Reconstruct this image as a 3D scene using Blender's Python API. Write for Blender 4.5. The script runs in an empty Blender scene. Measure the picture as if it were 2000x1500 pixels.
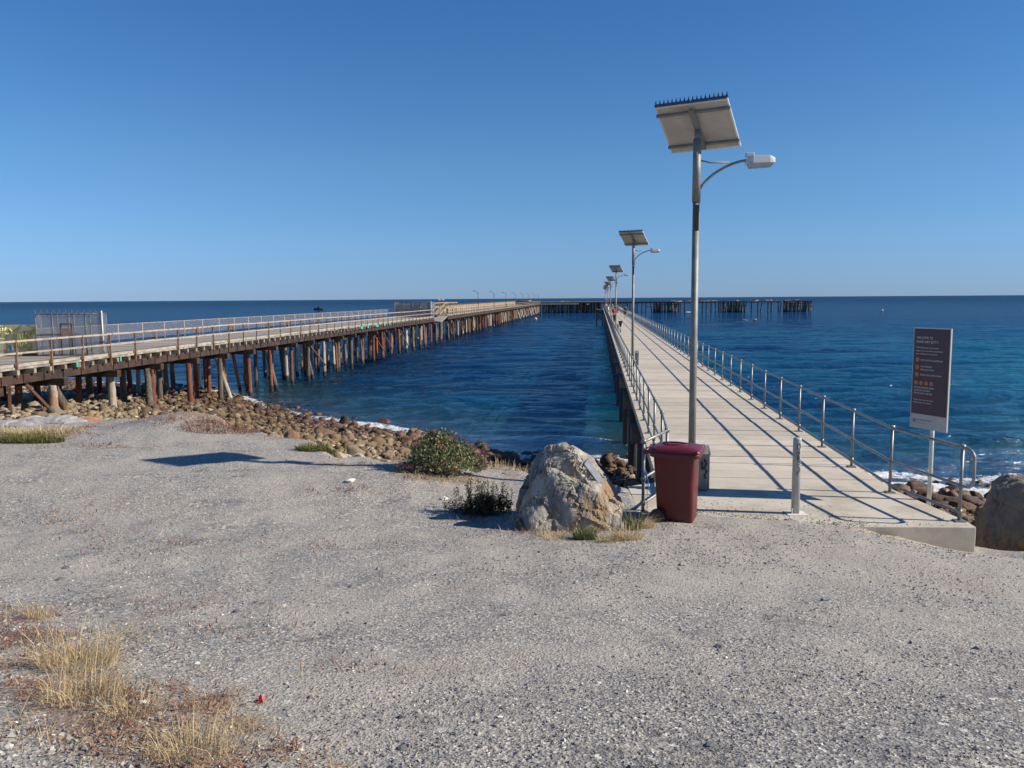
import bpy, bmesh, math, random
import numpy as np
from mathutils import Vector, Matrix, noise as mnoise

R = math.radians
rnd = random.Random(7)
npr = np.random.RandomState(11)
scene = bpy.context.scene
C = scene.collection

# ------------------------------------------------------------------ camera
CAMZ = 6.9
cam_d = bpy.data.cameras.new('camera'); cam = bpy.data.objects.new('camera', cam_d); C.objects.link(cam)
cam_d.sensor_fit = 'HORIZONTAL'; cam_d.sensor_width = 36; cam_d.lens = 36 * 1570 / 2000
cam_d.clip_start = 0.1; cam_d.clip_end = 90000
CM = Matrix.Rotation(R(90 - 6.07), 4, 'X') @ Matrix.Rotation(R(-0.39), 4, 'Z')
cam.matrix_world = Matrix.Translation((0, 0, CAMZ)) @ CM
scene.camera = cam
scene.render.resolution_x = 1024; scene.render.resolution_y = 768

def at(px, py, z):
    """where the sight line through a photograph pixel meets height z"""
    d = CM.to_3x3() @ Vector(((px - 1000) / 1570, -(py - 750) / 1570, -1))
    t = (z - CAMZ) / d.z
    return Vector((d.x * t, d.y * t, z))

# ------------------------------------------------------------------ light
SUNV = Vector((1.55, -0.27, 1.0)).normalized()
sun_d = bpy.data.lights.new('sun', 'SUN'); sun = bpy.data.objects.new('sun', sun_d); C.objects.link(sun)
sun_d.energy = 5.0; sun_d.angle = R(0.5); sun_d.color = (1.0, 0.90, 0.75)
sun.rotation_euler = (-SUNV).to_track_quat('-Z', 'Y').to_euler()
world = bpy.data.worlds.new('World'); scene.world = world; world.use_nodes = True
wn = world.node_tree.nodes; wl = world.node_tree.links
sky = wn.new('ShaderNodeTexSky'); sky.sky_type = 'NISHITA'; sky.sun_disc = False
sky.sun_elevation = math.asin(SUNV.z); sky.sun_rotation = math.atan2(SUNV.x, SUNV.y)
sky.air_density = 1.0; sky.dust_density = 0.0; sky.ozone_density = 1.0; sky.altitude = 10
wn['Background'].inputs[1].default_value = 0.079
tint = wn.new('ShaderNodeMix'); tint.data_type = 'RGBA'; tint.blend_type = 'MULTIPLY'; tint.inputs[0].default_value = 1

gg = wn.new('ShaderNodeTexCoord'); gs = wn.new('ShaderNodeSeparateXYZ'); gr = wn.new('ShaderNodeValToRGB'); wl.new(gg.outputs['Generated'], gs.inputs[0]); wl.new(gs.outputs[2], gr.inputs[0])
for p_, c_ in ((.07, (.180, .298, .53, 1)), (.16, (.19, .335, .50, 1)), (.32, (.150, .325, .53, 1))): e_ = gr.color_ramp.elements.new(p_); e_.color = c_
gr.color_ramp.elements[0].color = (.137, .240, .575, 1); gr.color_ramp.elements[-1].color = (.157, .336, .53, 1)
dbl = wn.new('ShaderNodeVectorMath'); dbl.operation = 'SCALE'; dbl.inputs['Scale'].default_value = 1.95; wl.new(gr.outputs[0], dbl.inputs[0]); wl.new(dbl.outputs[0], tint.inputs[7])
wl.new(sky.outputs[0], tint.inputs[6]); wl.new(tint.outputs[2], wn['Background'].inputs[0])
scene.view_settings.view_transform = 'Standard'; scene.view_settings.look = 'None'
scene.view_settings.exposure = 0.47; scene.view_settings.gamma = 1.0
scene.view_settings.use_curve_mapping = False
scene.cycles.max_bounces = 6; scene.cycles.transparent_max_bounces = 12

# ------------------------------------------------------------------ object helpers
def tag(o, label=None, cat=None, group=None, kind=None):
    if label: o['label'] = label
    if cat: o['category'] = cat
    if group: o['group'] = group
    if kind: o['kind'] = kind
    return o

def empty(name, loc=(0, 0, 0), rz=0, label=None, cat=None, group=None):
    o = bpy.data.objects.new(name, None); C.objects.link(o)
    o.location = loc; o.rotation_euler = (0, 0, rz); o.empty_display_size = 0.2
    return tag(o, label, cat, group)

def link(name, me, parent=None, loc=None, rot=None, sc=None):
    o = bpy.data.objects.new(name, me); C.objects.link(o)
    if parent: o.parent = parent
    if loc is not None: o.location = loc
    if rot is not None: o.rotation_euler = rot
    if sc is not None: o.scale = sc
    return o

def copy_tree(o, parent=None):
    c = o.copy(); C.objects.link(c)
    if parent: c.parent = parent
    for ch in [x for x in bpy.data.objects if x.parent == o]:
        copy_tree(ch, c)
    return c

class MB:
    def __init__(s): s.v = []; s.f = []; s.sm = []
    def add(s, v, f, smooth=False):
        b = len(s.v); s.v += [tuple(p) for p in v]; s.f += [tuple(i + b for i in q) for q in f]; s.sm += [smooth] * len(f); return s
    def box(s, c, d, rz=0, rx=0, ry=0):
        M = Matrix.Translation(c) @ Matrix.Rotation(rz, 4, 'Z') @ Matrix.Rotation(ry, 4, 'Y') @ Matrix.Rotation(rx, 4, 'X')
        v = [M @ Vector((x * d[0] / 2, y * d[1] / 2, z * d[2] / 2)) for z in (-1, 1) for y in (-1, 1) for x in (-1, 1)]
        return s.add(v, [(0, 2, 3, 1), (4, 5, 7, 6), (0, 1, 5, 4), (2, 6, 7, 3), (0, 4, 6, 2), (1, 3, 7, 5)])
    def bar(s, p0, p1, w, h):
        """rectangular bar from p0 to p1 (w across, h up)"""
        p0 = Vector(p0); p1 = Vector(p1); d = (p1 - p0).normalized()
        up = Vector((0, 0, 1)) if abs(d.z) < 0.95 else Vector((0, 1, 0))
        sx = d.cross(up).normalized(); sz = sx.cross(d).normalized()
        v = [p + sx * a * w / 2 + sz * b * h / 2 for p in (p0, p1) for a, b in ((-1, -1), (1, -1), (1, 1), (-1, 1))]
        return s.add(v, [(3, 2, 1, 0), (4, 5, 6, 7), (0, 1, 5, 4), (1, 2, 6, 5), (2, 3, 7, 6), (3, 0, 4, 7)])
    def tube(s, pts, r, n=8, cap=True):
        pts = [Vector(p) for p in pts]; m = len(pts)
        rs = r if isinstance(r, (list, tuple)) else [r] * m
        v = []; prev = None
        for i, p in enumerate(pts):
            d = (pts[min(i + 1, m - 1)] - pts[max(i - 1, 0)]).normalized()
            if prev is None:
                a = d.orthogonal().normalized()
            else:
                a = (prev - d * prev.dot(d)).normalized()
            prev = a; b = d.cross(a)
            for k in range(n):
                t = 2 * math.pi * k / n
                v.append(p + (a * math.cos(t) + b * math.sin(t)) * rs[i])
        f = [(i * n + k, i * n + (k + 1) % n, (i + 1) * n + (k + 1) % n, (i + 1) * n + k) for i in range(m - 1) for k in range(n)]
        b0 = len(s.v); s.add(v, f, True)
        if cap:
            s.f += [tuple(b0 + k for k in reversed(range(n))), tuple(b0 + (m - 1) * n + k for k in range(n))]; s.sm += [False, False]
        return s
    def lathe(s, prof, n=16, c=(0, 0, 0)):
        v = [(c[0] + r * math.cos(2 * math.pi * k / n), c[1] + r * math.sin(2 * math.pi * k / n), c[2] + z) for r, z in prof for k in range(n)]
        f = [(i * n + k, i * n + (k + 1) % n, (i + 1) * n + (k + 1) % n, (i + 1) * n + k) for i in range(len(prof) - 1) for k in range(n)]
        b0 = len(s.v); s.add(v, f, True)
        s.f += [tuple(b0 + k for k in reversed(range(n))), tuple(b0 + (len(prof) - 1) * n + k for k in range(n))]; s.sm += [False, False]
        return s
    def prism(s, poly, z0, z1):
        n = len(poly)
        v = [(x, y, z0) for x, y in poly] + [(x, y, z1) for x, y in poly]
        return s.add(v, [tuple(reversed(range(n))), tuple(range(n, 2 * n))] + [(i, (i + 1) % n, n + (i + 1) % n, n + i) for i in range(n)])
    def mesh(s, name, m=None):
        me = bpy.data.meshes.new(name); me.from_pydata(s.v, [], s.f)
        me.polygons.foreach_set('use_smooth', s.sm)
        if m: me.materials.append(m)
        me.update(); return me
    def build(s, name, m, parent=None, bevel=0, loc=None, rot=None):
        o = link(name, s.mesh(name, m), parent, loc, rot)
        if bevel:
            b = o.modifiers.new('bevel', 'BEVEL'); b.width = bevel; b.segments = 2; b.limit_method = 'ANGLE'; b.angle_limit = R(40)
        return o

def loft(mb, rings, smooth=False, cap=True):
    n = len(rings[0]); v = [p for r_ in rings for p in r_]
    f = [(i * n + k, i * n + (k + 1) % n, (i + 1) * n + (k + 1) % n, (i + 1) * n + k) for i in range(len(rings) - 1) for k in range(n)]
    mb.add(v, f, smooth)
    if cap: mb.add(rings[0], [tuple(reversed(range(n)))]); mb.add(rings[-1], [tuple(range(n))])

def np_mesh(name, v, f, m, smooth=False):
    me = bpy.data.meshes.new(name)
    v = np.asarray(v, dtype=np.float32); f = np.asarray(f, dtype=np.int32); k = f.shape[1]
    me.vertices.add(len(v)); me.vertices.foreach_set('co', v.ravel())
    me.loops.add(f.size); me.loops.foreach_set('vertex_index', f.ravel())
    me.polygons.add(len(f)); me.polygons.foreach_set('loop_start', np.arange(0, f.size, k, dtype=np.int32))
    me.polygons.foreach_set('loop_total', np.full(len(f), k, dtype=np.int32))
    me.polygons.foreach_set('use_smooth', np.full(len(f), smooth))
    me.materials.append(m); me.update(calc_edges=True); me.validate(); return me

def realize(o):
    """bake modifiers into the mesh"""
    dg = bpy.context.evaluated_depsgraph_get(); dg.update()
    me = bpy.data.meshes.new_from_object(o.evaluated_get(dg))
    o.modifiers.clear(); o.data = me; return o

# ------------------------------------------------------------------ materials
class NT:
    def __init__(s, name):
        s.m = bpy.data.materials.new(name); s.m.use_nodes = True
        s.t = s.m.node_tree; s.n = s.t.nodes; s.l = s.t.links; s.p = s.n['Principled BSDF']; s.out = s.n['Material Output']
        s._pos = None
    def new(s, t, **kw):
        n = s.n.new(t)
        for k, v in kw.items():
            if k in n.inputs.keys() if isinstance(k, str) else False: n.inputs[k].default_value = v
            else: setattr(n, k, v)
        return n
    def set(s, sock, v):
        if isinstance(v, bpy.types.NodeSocket): s.l.new(v, sock)
        elif isinstance(v, (tuple, list)) and len(v) == 3 and sock.type == 'RGBA': sock.default_value = (*v, 1)
        else: sock.default_value = v
    def pos(s):
        if s._pos is None: s._pos = s.n.new('ShaderNodeNewGeometry').outputs['Position']
        return s._pos
    def obj(s): return s.n.new('ShaderNodeTexCoord').outputs['Object']
    def attr(s, a): n = s.n.new('ShaderNodeAttribute'); n.attribute_name = a; return n.outputs['Fac']
    def scale(s, v, sc):
        n = s.n.new('ShaderNodeMapping'); s.l.new(v, n.inputs[0]); n.inputs['Scale'].default_value = sc; return n.outputs[0]
    def sep(s, v): n = s.n.new('ShaderNodeSeparateXYZ'); s.l.new(v, n.inputs[0]); return n.outputs
    def noise(s, sc, v=None, det=4, rough=.55, out=0):
        n = s.n.new('ShaderNodeTexNoise'); n.inputs['Scale'].default_value = sc; n.inputs['Detail'].default_value = det; n.inputs['Roughness'].default_value = rough
        s.l.new(v if v is not None else s.pos(), n.inputs['Vector']); return n.outputs[out]
    def voro(s, sc, v=None, feat='F1', out='Distance', rand=1):
        n = s.n.new('ShaderNodeTexVoronoi'); n.feature = feat; n.inputs['Scale'].default_value = sc; n.inputs['Randomness'].default_value = rand
        s.l.new(v if v is not None else s.pos(), n.inputs['Vector']); return n.outputs[out]
    def ramp(s, f, *stops):
        n = s.n.new('ShaderNodeValToRGB'); s.l.new(f, n.inputs[0]); e = n.color_ramp.elements
        while len(e) < len(stops): e.new(0.5)
        for q, (p, c) in zip(e, stops):
            q.position = p; q.color = (*c, 1) if isinstance(c, (tuple, list)) else (c, c, c, 1)
        return n.outputs[0]
    def step(s, f, a, b, lo=0., hi=1.):
        n = s.n.new('ShaderNodeMapRange'); s.set(n.inputs[0], f); n.inputs[1].default_value = a; n.inputs[2].default_value = b
        n.inputs[3].default_value = lo; n.inputs[4].default_value = hi; n.interpolation_type = 'SMOOTHSTEP'; return n.outputs[0]
    def mix(s, f, a, b, mode='MIX'):
        n = s.n.new('ShaderNodeMix'); n.data_type = 'RGBA'; n.blend_type = mode
        s.set(n.inputs[0], f); s.set(n.inputs[6], a); s.set(n.inputs[7], b); return n.outputs[2]
    def math(s, op, a, b=0.): n = s.n.new('ShaderNodeMath'); n.operation = op; s.set(n.inputs[0], a); s.set(n.inputs[1], b); return n.outputs[0]
    def bump(s, h, d, st=1., prev=None):
        n = s.n.new('ShaderNodeBump'); s.l.new(h, n.inputs['Height']); n.inputs['Distance'].default_value = d; s.set(n.inputs['Strength'], st)
        if prev is not None: s.l.new(prev, n.inputs['Normal'])
        return n.outputs[0]
    def done(s, col, rough=.7, nrm=None, metal=0., spec=.5):
        s.set(s.p.inputs['Base Color'], col); s.set(s.p.inputs['Roughness'], rough); s.set(s.p.inputs['Metallic'], metal)
        s.p.inputs['Specular IOR Level'].default_value = spec
        if nrm is not None: s.l.new(nrm, s.p.inputs['Normal'])
        return s.m

def simple(name, a, b=None, sc=6, rough=.6, metal=0., bump=.002, dirt=None, spec=.5, lo=.35, hi=.65):
    t = NT(name); b = b or tuple(x * .7 for x in a)
    f = t.noise(sc, t.obj(), 6, .65)
    c = t.mix(t.step(f, lo, hi), a, b)
    if dirt: c = t.mix(t.step(t.noise(sc * .35, t.obj(), 5), .55, .72), c, dirt)
    return t.done(c, rough, t.bump(t.noise(sc * 6, t.obj(), 4), bump) if bump else None, metal, spec)

def m_gravel():
    t = NT('gravel_ground'); P = t.pos()
    beach = t.attr('beach'); weed = t.attr('weed'); dust = t.attr('dust')
    # warp slightly so the stones are not a lattice
    cell = t.voro(62, P, out='Color'); cd = t.voro(62, P)
    cell2 = t.voro(26, P, out='Color'); cd2 = t.voro(26, P)
    g1 = t.sep(cell)[0]; g2 = t.sep(cell2)[1]
    stone = t.ramp(g1, (0, (.12, .115, .115)), (.3, (.20, .195, .19)), (.55, (.28, .27, .253)), (.8, (.37, .35, .32)), (.94, (.45, .42, .375)), (1, (.72, .70, .65)))
    stone2 = t.ramp(g2, (0, (.11, .108, .112)), (.5, (.23, .225, .22)), (.9, (.35, .325, .285)), (1, (.60, .58, .54)))
    stone = t.mix(t.step(t.noise(2.2, P, 3), .5, .64), stone, stone2)
    fines = t.mix(t.noise(90, P, 3), (.325, .30, .26), (.49, .455, .40))
    patch = t.noise(.55, t.scale(P, (1, 1.6, 1)), 6, .62)
    pf = t.math('ADD', patch, t.math('MULTIPLY', dust, .34))
    fm = t.math('MULTIPLY', t.step(pf, .36, .78), t.step(t.noise(38, P, 4, .7), .30, .60))
    c = t.mix(fm, stone, fines)
    tint = t.noise(.9, P, 4)
    c = t.mix(t.step(tint, .54, .75, 0, .25), c, (.31, .25, .19))
    sx_, sy_, _ = t.sep(P)
    dd_ = t.math('ADD', t.math('ABSOLUTE', t.math('SUBTRACT', sx_, 4.75)), t.math('MULTIPLY', t.math('ABSOLUTE', t.math('SUBTRACT', sy_, 9.75)), 2.2))
    c = t.mix(t.math('MULTIPLY', t.step(t.math('ADD', dd_, t.math('MULTIPLY', t.noise(3.5, P, 4), .9)), 1.35, .75), .75), c, (.52, .38, .22))
    # fallen weed litter: reddish and straw
    lit = t.mix(t.noise(45, P, 3), (.15, .075, .055), (.30, .205, .125))
    c = t.mix(t.math('MULTIPLY', t.step(t.math('ADD', weed, t.math('MULTIPLY', t.math('SUBTRACT', t.noise(5, P, 6, .7), .5), 1.6)), .45, .8), t.step(t.noise(60, P, 2), .3, .6)), c, lit)
    # beach below
    bc = t.ramp(t.sep(t.voro(4, P, out='Color'))[0], (0, (.10, .075, .045)), (.4, (.22, .17, .10)), (.75, (.34, .29, .19)), (1, (.5, .46, .38)))
    z = t.sep(P)[2]
    bc = t.mix(t.step(z, .1, .9), t.mix(.5, bc, (.035, .022, .014)), bc)
    c = t.mix(beach, c, bc)
    n = t.bump(cd, .009, .7); n = t.bump(cd2, .012, .3, n); n = t.bump(t.noise(140, P, 3, .7), .004, .6, n); n = t.bump(t.noise(9, P, 5, .7), .025, .5, n)
    return t.done(c, .93, n, 0, .25)

def m_water():
    t = NT('sea_water'); P = t.pos(); s = t.attr('shore'); dist = t.attr('dist')
    P2 = t.scale(P, (.68, 1, 1))
    far = t.step(dist, 40, 320)
    pt = t.noise(.035, P2, 4, .6)
    deep = t.mix(t.step(pt, .40, .62), (.0003, .005, .028), (.0008, .021, .062))
    teal = t.mix(t.step(pt, .36, .6), (.0007, .028, .056), (.0012, .074, .098))
    tl = t.math('MULTIPLY', t.attr('teal'), t.step(t.noise(.06, P2, 4, .6), .28, .6))
    c = t.mix(tl, deep, teal)
    c = t.mix(t.step(s, 3, 17, .8, 0), c, (.020, .048, .040))
    # foam
    fn = t.noise(1.5, P, 8, .72); fn2 = t.noise(7, P, 5, .7)
    ff = t.math('ADD', t.math('MULTIPLY', fn, .9), t.math('SUBTRACT', t.math('MULTIPLY', fn2, .7), .3))
    foam = t.step(t.math('SUBTRACT', t.math('ADD', ff, t.attr('foam')), 1.0), -.03, .10)
    w1 = t.noise(1.9, P2, 5, .62); w2 = t.noise(.32, P2, 4, .55); w3 = t.noise(6.5, P2, 3, .6); w4 = t.noise(.09, P2, 4, .6)
    w5 = t.noise(.85, P2, 5, .6); n = t.bump(w2, .80, 1.); n = t.bump(w5, .48, 1., n); n = t.bump(w1, .21, 1., n); n = t.bump(w3, .02, .9, n); n = t.bump(w4, 3.5, t.step(dist, 60, 300, 0, 1.), n)
    n = t.bump(ff, .25, t.math('MULTIPLY', foam, .8), n)
    cd_ = t.n.new('ShaderNodeBsdfDiffuse'); t.l.new(c, cd_.inputs[0]); t.l.new(n, cd_.inputs['Normal'])
    gb_ = t.n.new('ShaderNodeBsdfGlossy'); gb_.inputs['Roughness'].default_value = .07; gb_.inputs[0].default_value = (.62, .88, 1, 1); t.l.new(n, gb_.inputs['Normal'])
    f0 = t.n.new('ShaderNodeFresnel'); f0.inputs[0].default_value = 1.33; t.l.new(n, f0.inputs['Normal'])
    body = t.n.new('ShaderNodeMixShader'); t.l.new(t.math('MULTIPLY', f0.outputs[0], t.math('SUBTRACT', t.step(dist, 25, 120, .32, .38), t.step(dist, 250, 1500, 0, .12))), body.inputs[0]); t.l.new(cd_.outputs[0], body.inputs[1]); t.l.new(gb_.outputs[0], body.inputs[2])
    tr = t.n.new('ShaderNodeBsdfTransparent'); tr.inputs[0].default_value = (.55, .62, .5, 1)
    gl = t.n.new('ShaderNodeBsdfGlossy'); gl.inputs['Roughness'].default_value = .1; t.l.new(n, gl.inputs['Normal'])
    fr = t.n.new('ShaderNodeFresnel'); fr.inputs[0].default_value = 1.33; t.l.new(n, fr.inputs['Normal'])
    sh = t.n.new('ShaderNodeMixShader'); t.l.new(fr.outputs[0], sh.inputs[0]); t.l.new(tr.outputs[0], sh.inputs[1]); t.l.new(gl.outputs[0], sh.inputs[2])
    m1 = t.n.new('ShaderNodeMixShader'); t.l.new(t.step(s, -.5, 9, .25, 1), m1.inputs[0]); t.l.new(sh.outputs[0], m1.inputs[1]); t.l.new(body.outputs[0], m1.inputs[2])
    fd = t.n.new('ShaderNodeBsdfDiffuse'); fd.inputs[0].default_value = (.82, .84, .85, 1); t.l.new(n, fd.inputs['Normal'])
    m2 = t.n.new('ShaderNodeMixShader'); t.l.new(foam, m2.inputs[0]); t.l.new(m1.outputs[0], m2.inputs[1]); t.l.new(fd.outputs[0], m2.inputs[2])
    t.l.new(m2.outputs[0], t.out.inputs[0]); return t.m

def m_cobble(stuff):
    t = NT('beach_cobble_mass' if stuff else 'beach_cobble'); P = t.pos()
    if stuff: rv = t.n.new('ShaderNodeNewGeometry').outputs['Random Per Island']
    else: rv = t.n.new('ShaderNodeObjectInfo').outputs['Random']
    r2 = t.math('FRACT', t.math('MULTIPLY', rv, 17.31))
    pale = t.ramp(rv, (0, (.07, .045, .03)), (.25, (.19, .135, .07)), (.5, (.30, .23, .13)), (.75, (.16, .13, .095)), (.92, (.38, .32, .22)), (1, (.55, .50, .42)))
    dark = t.ramp(rv, (0, (.028, .017, .012)), (.45, (.075, .038, .022)), (.8, (.13, .065, .032)), (1, (.23, .16, .085)))
    z = t.math('ADD', t.sep(P)[2], t.math('MULTIPLY', t.math('SUBTRACT', r2, .5), 1.1))
    white = t.mix(t.step(t.attr('none') if False else t.sep(P)[0], -18, -27), pale, t.mix(.5, pale, (.55, .52, .47)))
    white = t.mix(t.step(t.sep(P)[0], -16, -8, 0, .45), white, (.17, .10, .055))
    c = t.mix(t.step(z, .5, 2.3), dark, white)
    c = t.mix(t.step(t.noise(5, P, 5, .7), .48, .7, 0, .55), c, (.12, .09, .06))
    nn = t.bump(t.noise(11, P, 5, .65), .04)
    return t.done(c, t.step(z, .0, .6, .35, .85), nn)

def m_boulder():
    t = NT('boulder_rock'); P = t.obj()
    n1 = t.noise(2.4, P, 8, .68); n2 = t.noise(7, t.scale(P, (1.3, 1.3, .55)), 6, .7)
    c = t.mix(t.step(n1, .40, .60), (.20, .19, .175), (.42, .39, .33))
    c = t.mix(t.step(n2, .57, .68), c, (.58, .55, .49))
    c = t.mix(t.step(t.noise(2.1, t.scale(P, (1.6, 1.2, .7)), 5, .6), .50, .63, 0, .8), c, (.30, .19, .095))
    c = t.mix(t.step(t.noise(14, P, 4, .6), .60, .72, 0, .7), c, (.07, .06, .055))
    return t.done(c, .85, t.bump(n2, .05, .8, t.bump(t.noise(28, P, 4), .012)), 0, .3)

def m_pile(name, timber, col, col2, tide=True):
    t = NT(name); P = t.pos(); z = t.sep(P)[2]
    st = t.noise(3, t.scale(P, (4, 4, .35)), 6, .7)
    c = t.mix(t.step(st, .38, .62), col, col2)
    if timber: c = t.mix(t.step(t.noise(.9, P, 4), .52, .66, 0, .7), c, (.26, .12, .05))
    else: c = t.mix(t.step(t.noise(2.5, P, 5), .55, .7, 0, .8), c, (.035, .02, .017))
    if tide:
        zz = t.math('ADD', z, t.math('MULTIPLY', t.math('SUBTRACT', t.noise(2, P, 3), .5), .5))
        c = t.mix(t.step(zz, .35, .55), (.020, .018, .016), c)
    return t.done(c, .9, t.bump(st, .03))

def m_deckboards():
    t = NT('weathered_deck_boards'); P = t.obj(); x, y, z = t.sep(P)
    b = t.math('FLOOR', t.math('DIVIDE', y, .22)); w = t.n.new('ShaderNodeTexWhiteNoise'); w.noise_dimensions = '1D'; t.l.new(b, w.inputs['W'])
    c = t.ramp(w.outputs[0], (0, (.17, .15, .13)), (.5, (.27, .245, .215)), (1, (.37, .34, .30)))
    c = t.mix(t.step(t.noise(1.2, t.scale(P, (1, 3, 1)), 5), .45, .65, 0, .5), c, (.16, .135, .11))
    return t.done(c, .9, t.bump(t.noise(14, t.scale(P, (.3, 2, 1)), 4), .01))

def m_concrete(name, a, b, joint=False):
    t = NT(name); P = t.obj()
    c = t.mix(t.step(t.noise(1.6, P, 6, .65), .38, .64), a, b)
    c = t.mix(t.step(t.noise(23, P, 4, .6), .62, .74, 0, .45), c, tuple(k * .55 for k in a))
    c = t.mix(t.step(t.noise(.7, P, 4), .54, .7, 0, .4), c, (.40, .32, .22))
    if joint:
        c = t.mix(t.math('MULTIPLY', t.math('LESS_THAN', t.voro(2.3, P), .035), t.step(t.noise(1.1, P, 2), .45, .55)), c, (.74, .73, .70))
        r = t.n.new('ShaderNodeNewGeometry').outputs['Random Per Island']
        c = t.mix(.5, c, t.mix(r, tuple(k * .74 for k in a), tuple(min(k * 1.16, .8) for k in a)), 'MIX')
        c = t.mix(t.step(t.noise(5, t.scale(P, (.5, 3, 1)), 5, .7), .50, .72, 0, .5), c, tuple(k * .6 for k in a))
    return t.done(c, .9, t.bump(t.noise(60, P, 4), .003), 0, .3)

def m_mesh(name, col, cell, wire, solid=None):
    """woven wire: see-through between the wires"""
    t = NT(name); P = t.obj(); x, y, z = t.sep(P)
    h = t.math('ADD', x, y)
    a = t.math('ABSOLUTE', t.math('SUBTRACT', t.math('FRACT', t.math('DIVIDE', t.math('ADD', h, z), cell)), .5))
    b = t.math('ABSOLUTE', t.math('SUBTRACT', t.math('FRACT', t.math('DIVIDE', t.math('SUBTRACT', h, z), cell)), .5))
    m = t.math('LESS_THAN', t.math('MINIMUM', a, b), wire)
    t.done(col, .5, None, .3)
    tr = t.n.new('ShaderNodeBsdfTransparent'); mx = t.n.new('ShaderNodeMixShader')
    t.l.new(m, mx.inputs[0]); t.l.new(tr.outputs[0], mx.inputs[1]); t.l.new(t.p.outputs[0], mx.inputs[2]); t.l.new(mx.outputs[0], t.out.inputs[0])
    return t.m

def m_leaf(name, stops):
    t = NT(name); r = t.n.new('ShaderNodeNewGeometry').outputs['Random Per Island']
    c = t.ramp(r, *stops)
    t.done(c, .7, None, 0, .25)
    tl = t.n.new('ShaderNodeBsdfTranslucent'); t.l.new(c, tl.inputs[0]); mx = t.n.new('ShaderNodeMixShader'); mx.inputs[0].default_value = .25
    t.l.new(t.p.outputs[0], mx.inputs[1]); t.l.new(tl.outputs[0], mx.inputs[2]); t.l.new(mx.outputs[0], t.out.inputs[0]); return t.m

def m_stones():
    t = NT('loose_gravel_stones'); r = t.n.new('ShaderNodeNewGeometry').outputs['Random Per Island']
    c = t.ramp(r, (0, (.09, .09, .095)), (.25, (.17, .168, .172)), (.55, (.26, .253, .245)), (.82, (.36, .34, .31)), (.95, (.44, .39, .32)), (1, (.70, .68, .63)))
    return t.done(c, .8, None, 0, .4)

def m_graffiti_board():
    t = NT('olive_painted_board'); P = t.obj()
    c = t.mix(t.step(t.noise(1.3, P, 4), .4, .6), (.34, .30, .13), (.46, .42, .24))
    c = t.mix(t.step(t.noise(2.6, P, 7, .75), .55, .60), c, (.55, .55, .57))
    return t.done(c, .7)

M = {}
M['gravel'] = m_gravel(); M['water'] = m_water(); M['cob'] = m_cobble(False); M['cobmass'] = m_cobble(True)
M['boulder'] = m_boulder(); M['stones'] = m_stones()
M['galv'] = simple('galvanised_steel', (.27, .275, .265), (.19, .195, .19), 9, .45, .35, .001)
M['pole'] = simple('lamp_pole_steel', (.25, .255, .235), (.18, .185, .175), 5, .55, .2, .001)
M['concrete'] = m_concrete('abutment_concrete', (.52, .475, .40), (.40, .36, .29))
M['plank'] = m_concrete('deck_plank_concrete', (.53, .475, .395), (.42, .37, .30), True)
M['paletone'] = simple('pale_tone', (.72, .70, .66), (.6, .58, .54), 9, .9)
M['darksteel'] = simple('dark_coated_steel', (.022, .024, .026), (.035, .032, .03), 3, .6, 0, .004)
M['crosshead'] = simple('grey_headstock', (.16, .155, .145), (.10, .095, .09), 3, .85, 0, .006)
M['rust'] = simple('rusty_painted_steel', (.15, .058, .03), (.075, .035, .022), 4, .85, 0, .008, dirt=(.035, .022, .018))
M['rustrail'] = simple('pale_paint_with_rust', (.38, .32, .26), (.22, .10, .055), 3.2, .75, 0, .004, lo=.5, hi=.66)
M['rustpost'] = simple('rust_stained_post', (.25, .14, .08), (.10, .05, .035), 4, .85, 0, .006, dirt=(.03, .025, .022))
M['oldrail'] = simple('bleached_rail_timber', (.38, .335, .275), (.26, .215, .17), 2.5, .8, 0, .004)
M['girder'] = simple('rusted_girder', (.062, .033, .025), (.025, .017, .014), 1.5, .9, 0, .01)
M['timberpale'] = m_pile('bleached_timber_pile', True, (.42, .375, .31), (.27, .22, .17))
M['timberdark'] = m_pile('dark_timber_pile', True, (.14, .115, .09), (.06, .05, .042))
M['rustpile'] = m_pile('rust_red_pile', False, (.22, .068, .032), (.10, .038, .024))
M['deckboards'] = m_deckboards()
M['joist'] = simple('grey_joist_end', (.30, .26, .20), (.16, .13, .10), 3, .9, 0, .006)
M['mesh'] = m_mesh('chain_link_wire', (.36, .34, .32), .07, .07)
M['cagemesh'] = m_mesh('cage_wire_mesh', (.27, .28, .30), .06, .115)
M['barb'] = simple('barbed_wire_coil', (.16, .16, .17), (.1, .1, .1), 5, .6, .4, 0)
M['galvpale'] = simple('pale_galvanised_post', (.62, .62, .60), (.5, .5, .48), 5, .5, .2, .001)
M['olive'] = m_graffiti_board()
M['yellowpaint'] = simple('yellow_spray_paint', (.72, .74, .22), (.6, .62, .2), 6, .6, 0, 0)
M['bluepaint'] = simple('light_blue_paint', (.16, .36, .52), (.12, .3, .45), 4, .6, 0, 0)
M['greenpaint'] = simple('turquoise_paint', (.03, .42, .32), (.03, .3, .25), 4, .6, 0, 0)
M['brownsign'] = simple('faded_brown_plate', (.14, .10, .07), (.2, .15, .11), 4, .7, 0, 0)
M['panelback'] = simple('panel_back_sheet', (.50, .47, .43), (.42, .39, .35), 4, .7, 0, 0, dirt=(.30, .2, .13))
M['panelframe'] = simple('aluminium_frame', (.74, .74, .73), (.66, .66, .65), 7, .35, .5, 0)
M['cellblue'] = simple('solar_cell_glass', (.012, .02, .06), (.015, .03, .08), 8, .12, 0, 0)
M['spike'] = simple('blue_grey_bird_spikes', (.06, .11, .19), (.045, .08, .15), 7, .5, .2, 0)
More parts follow.
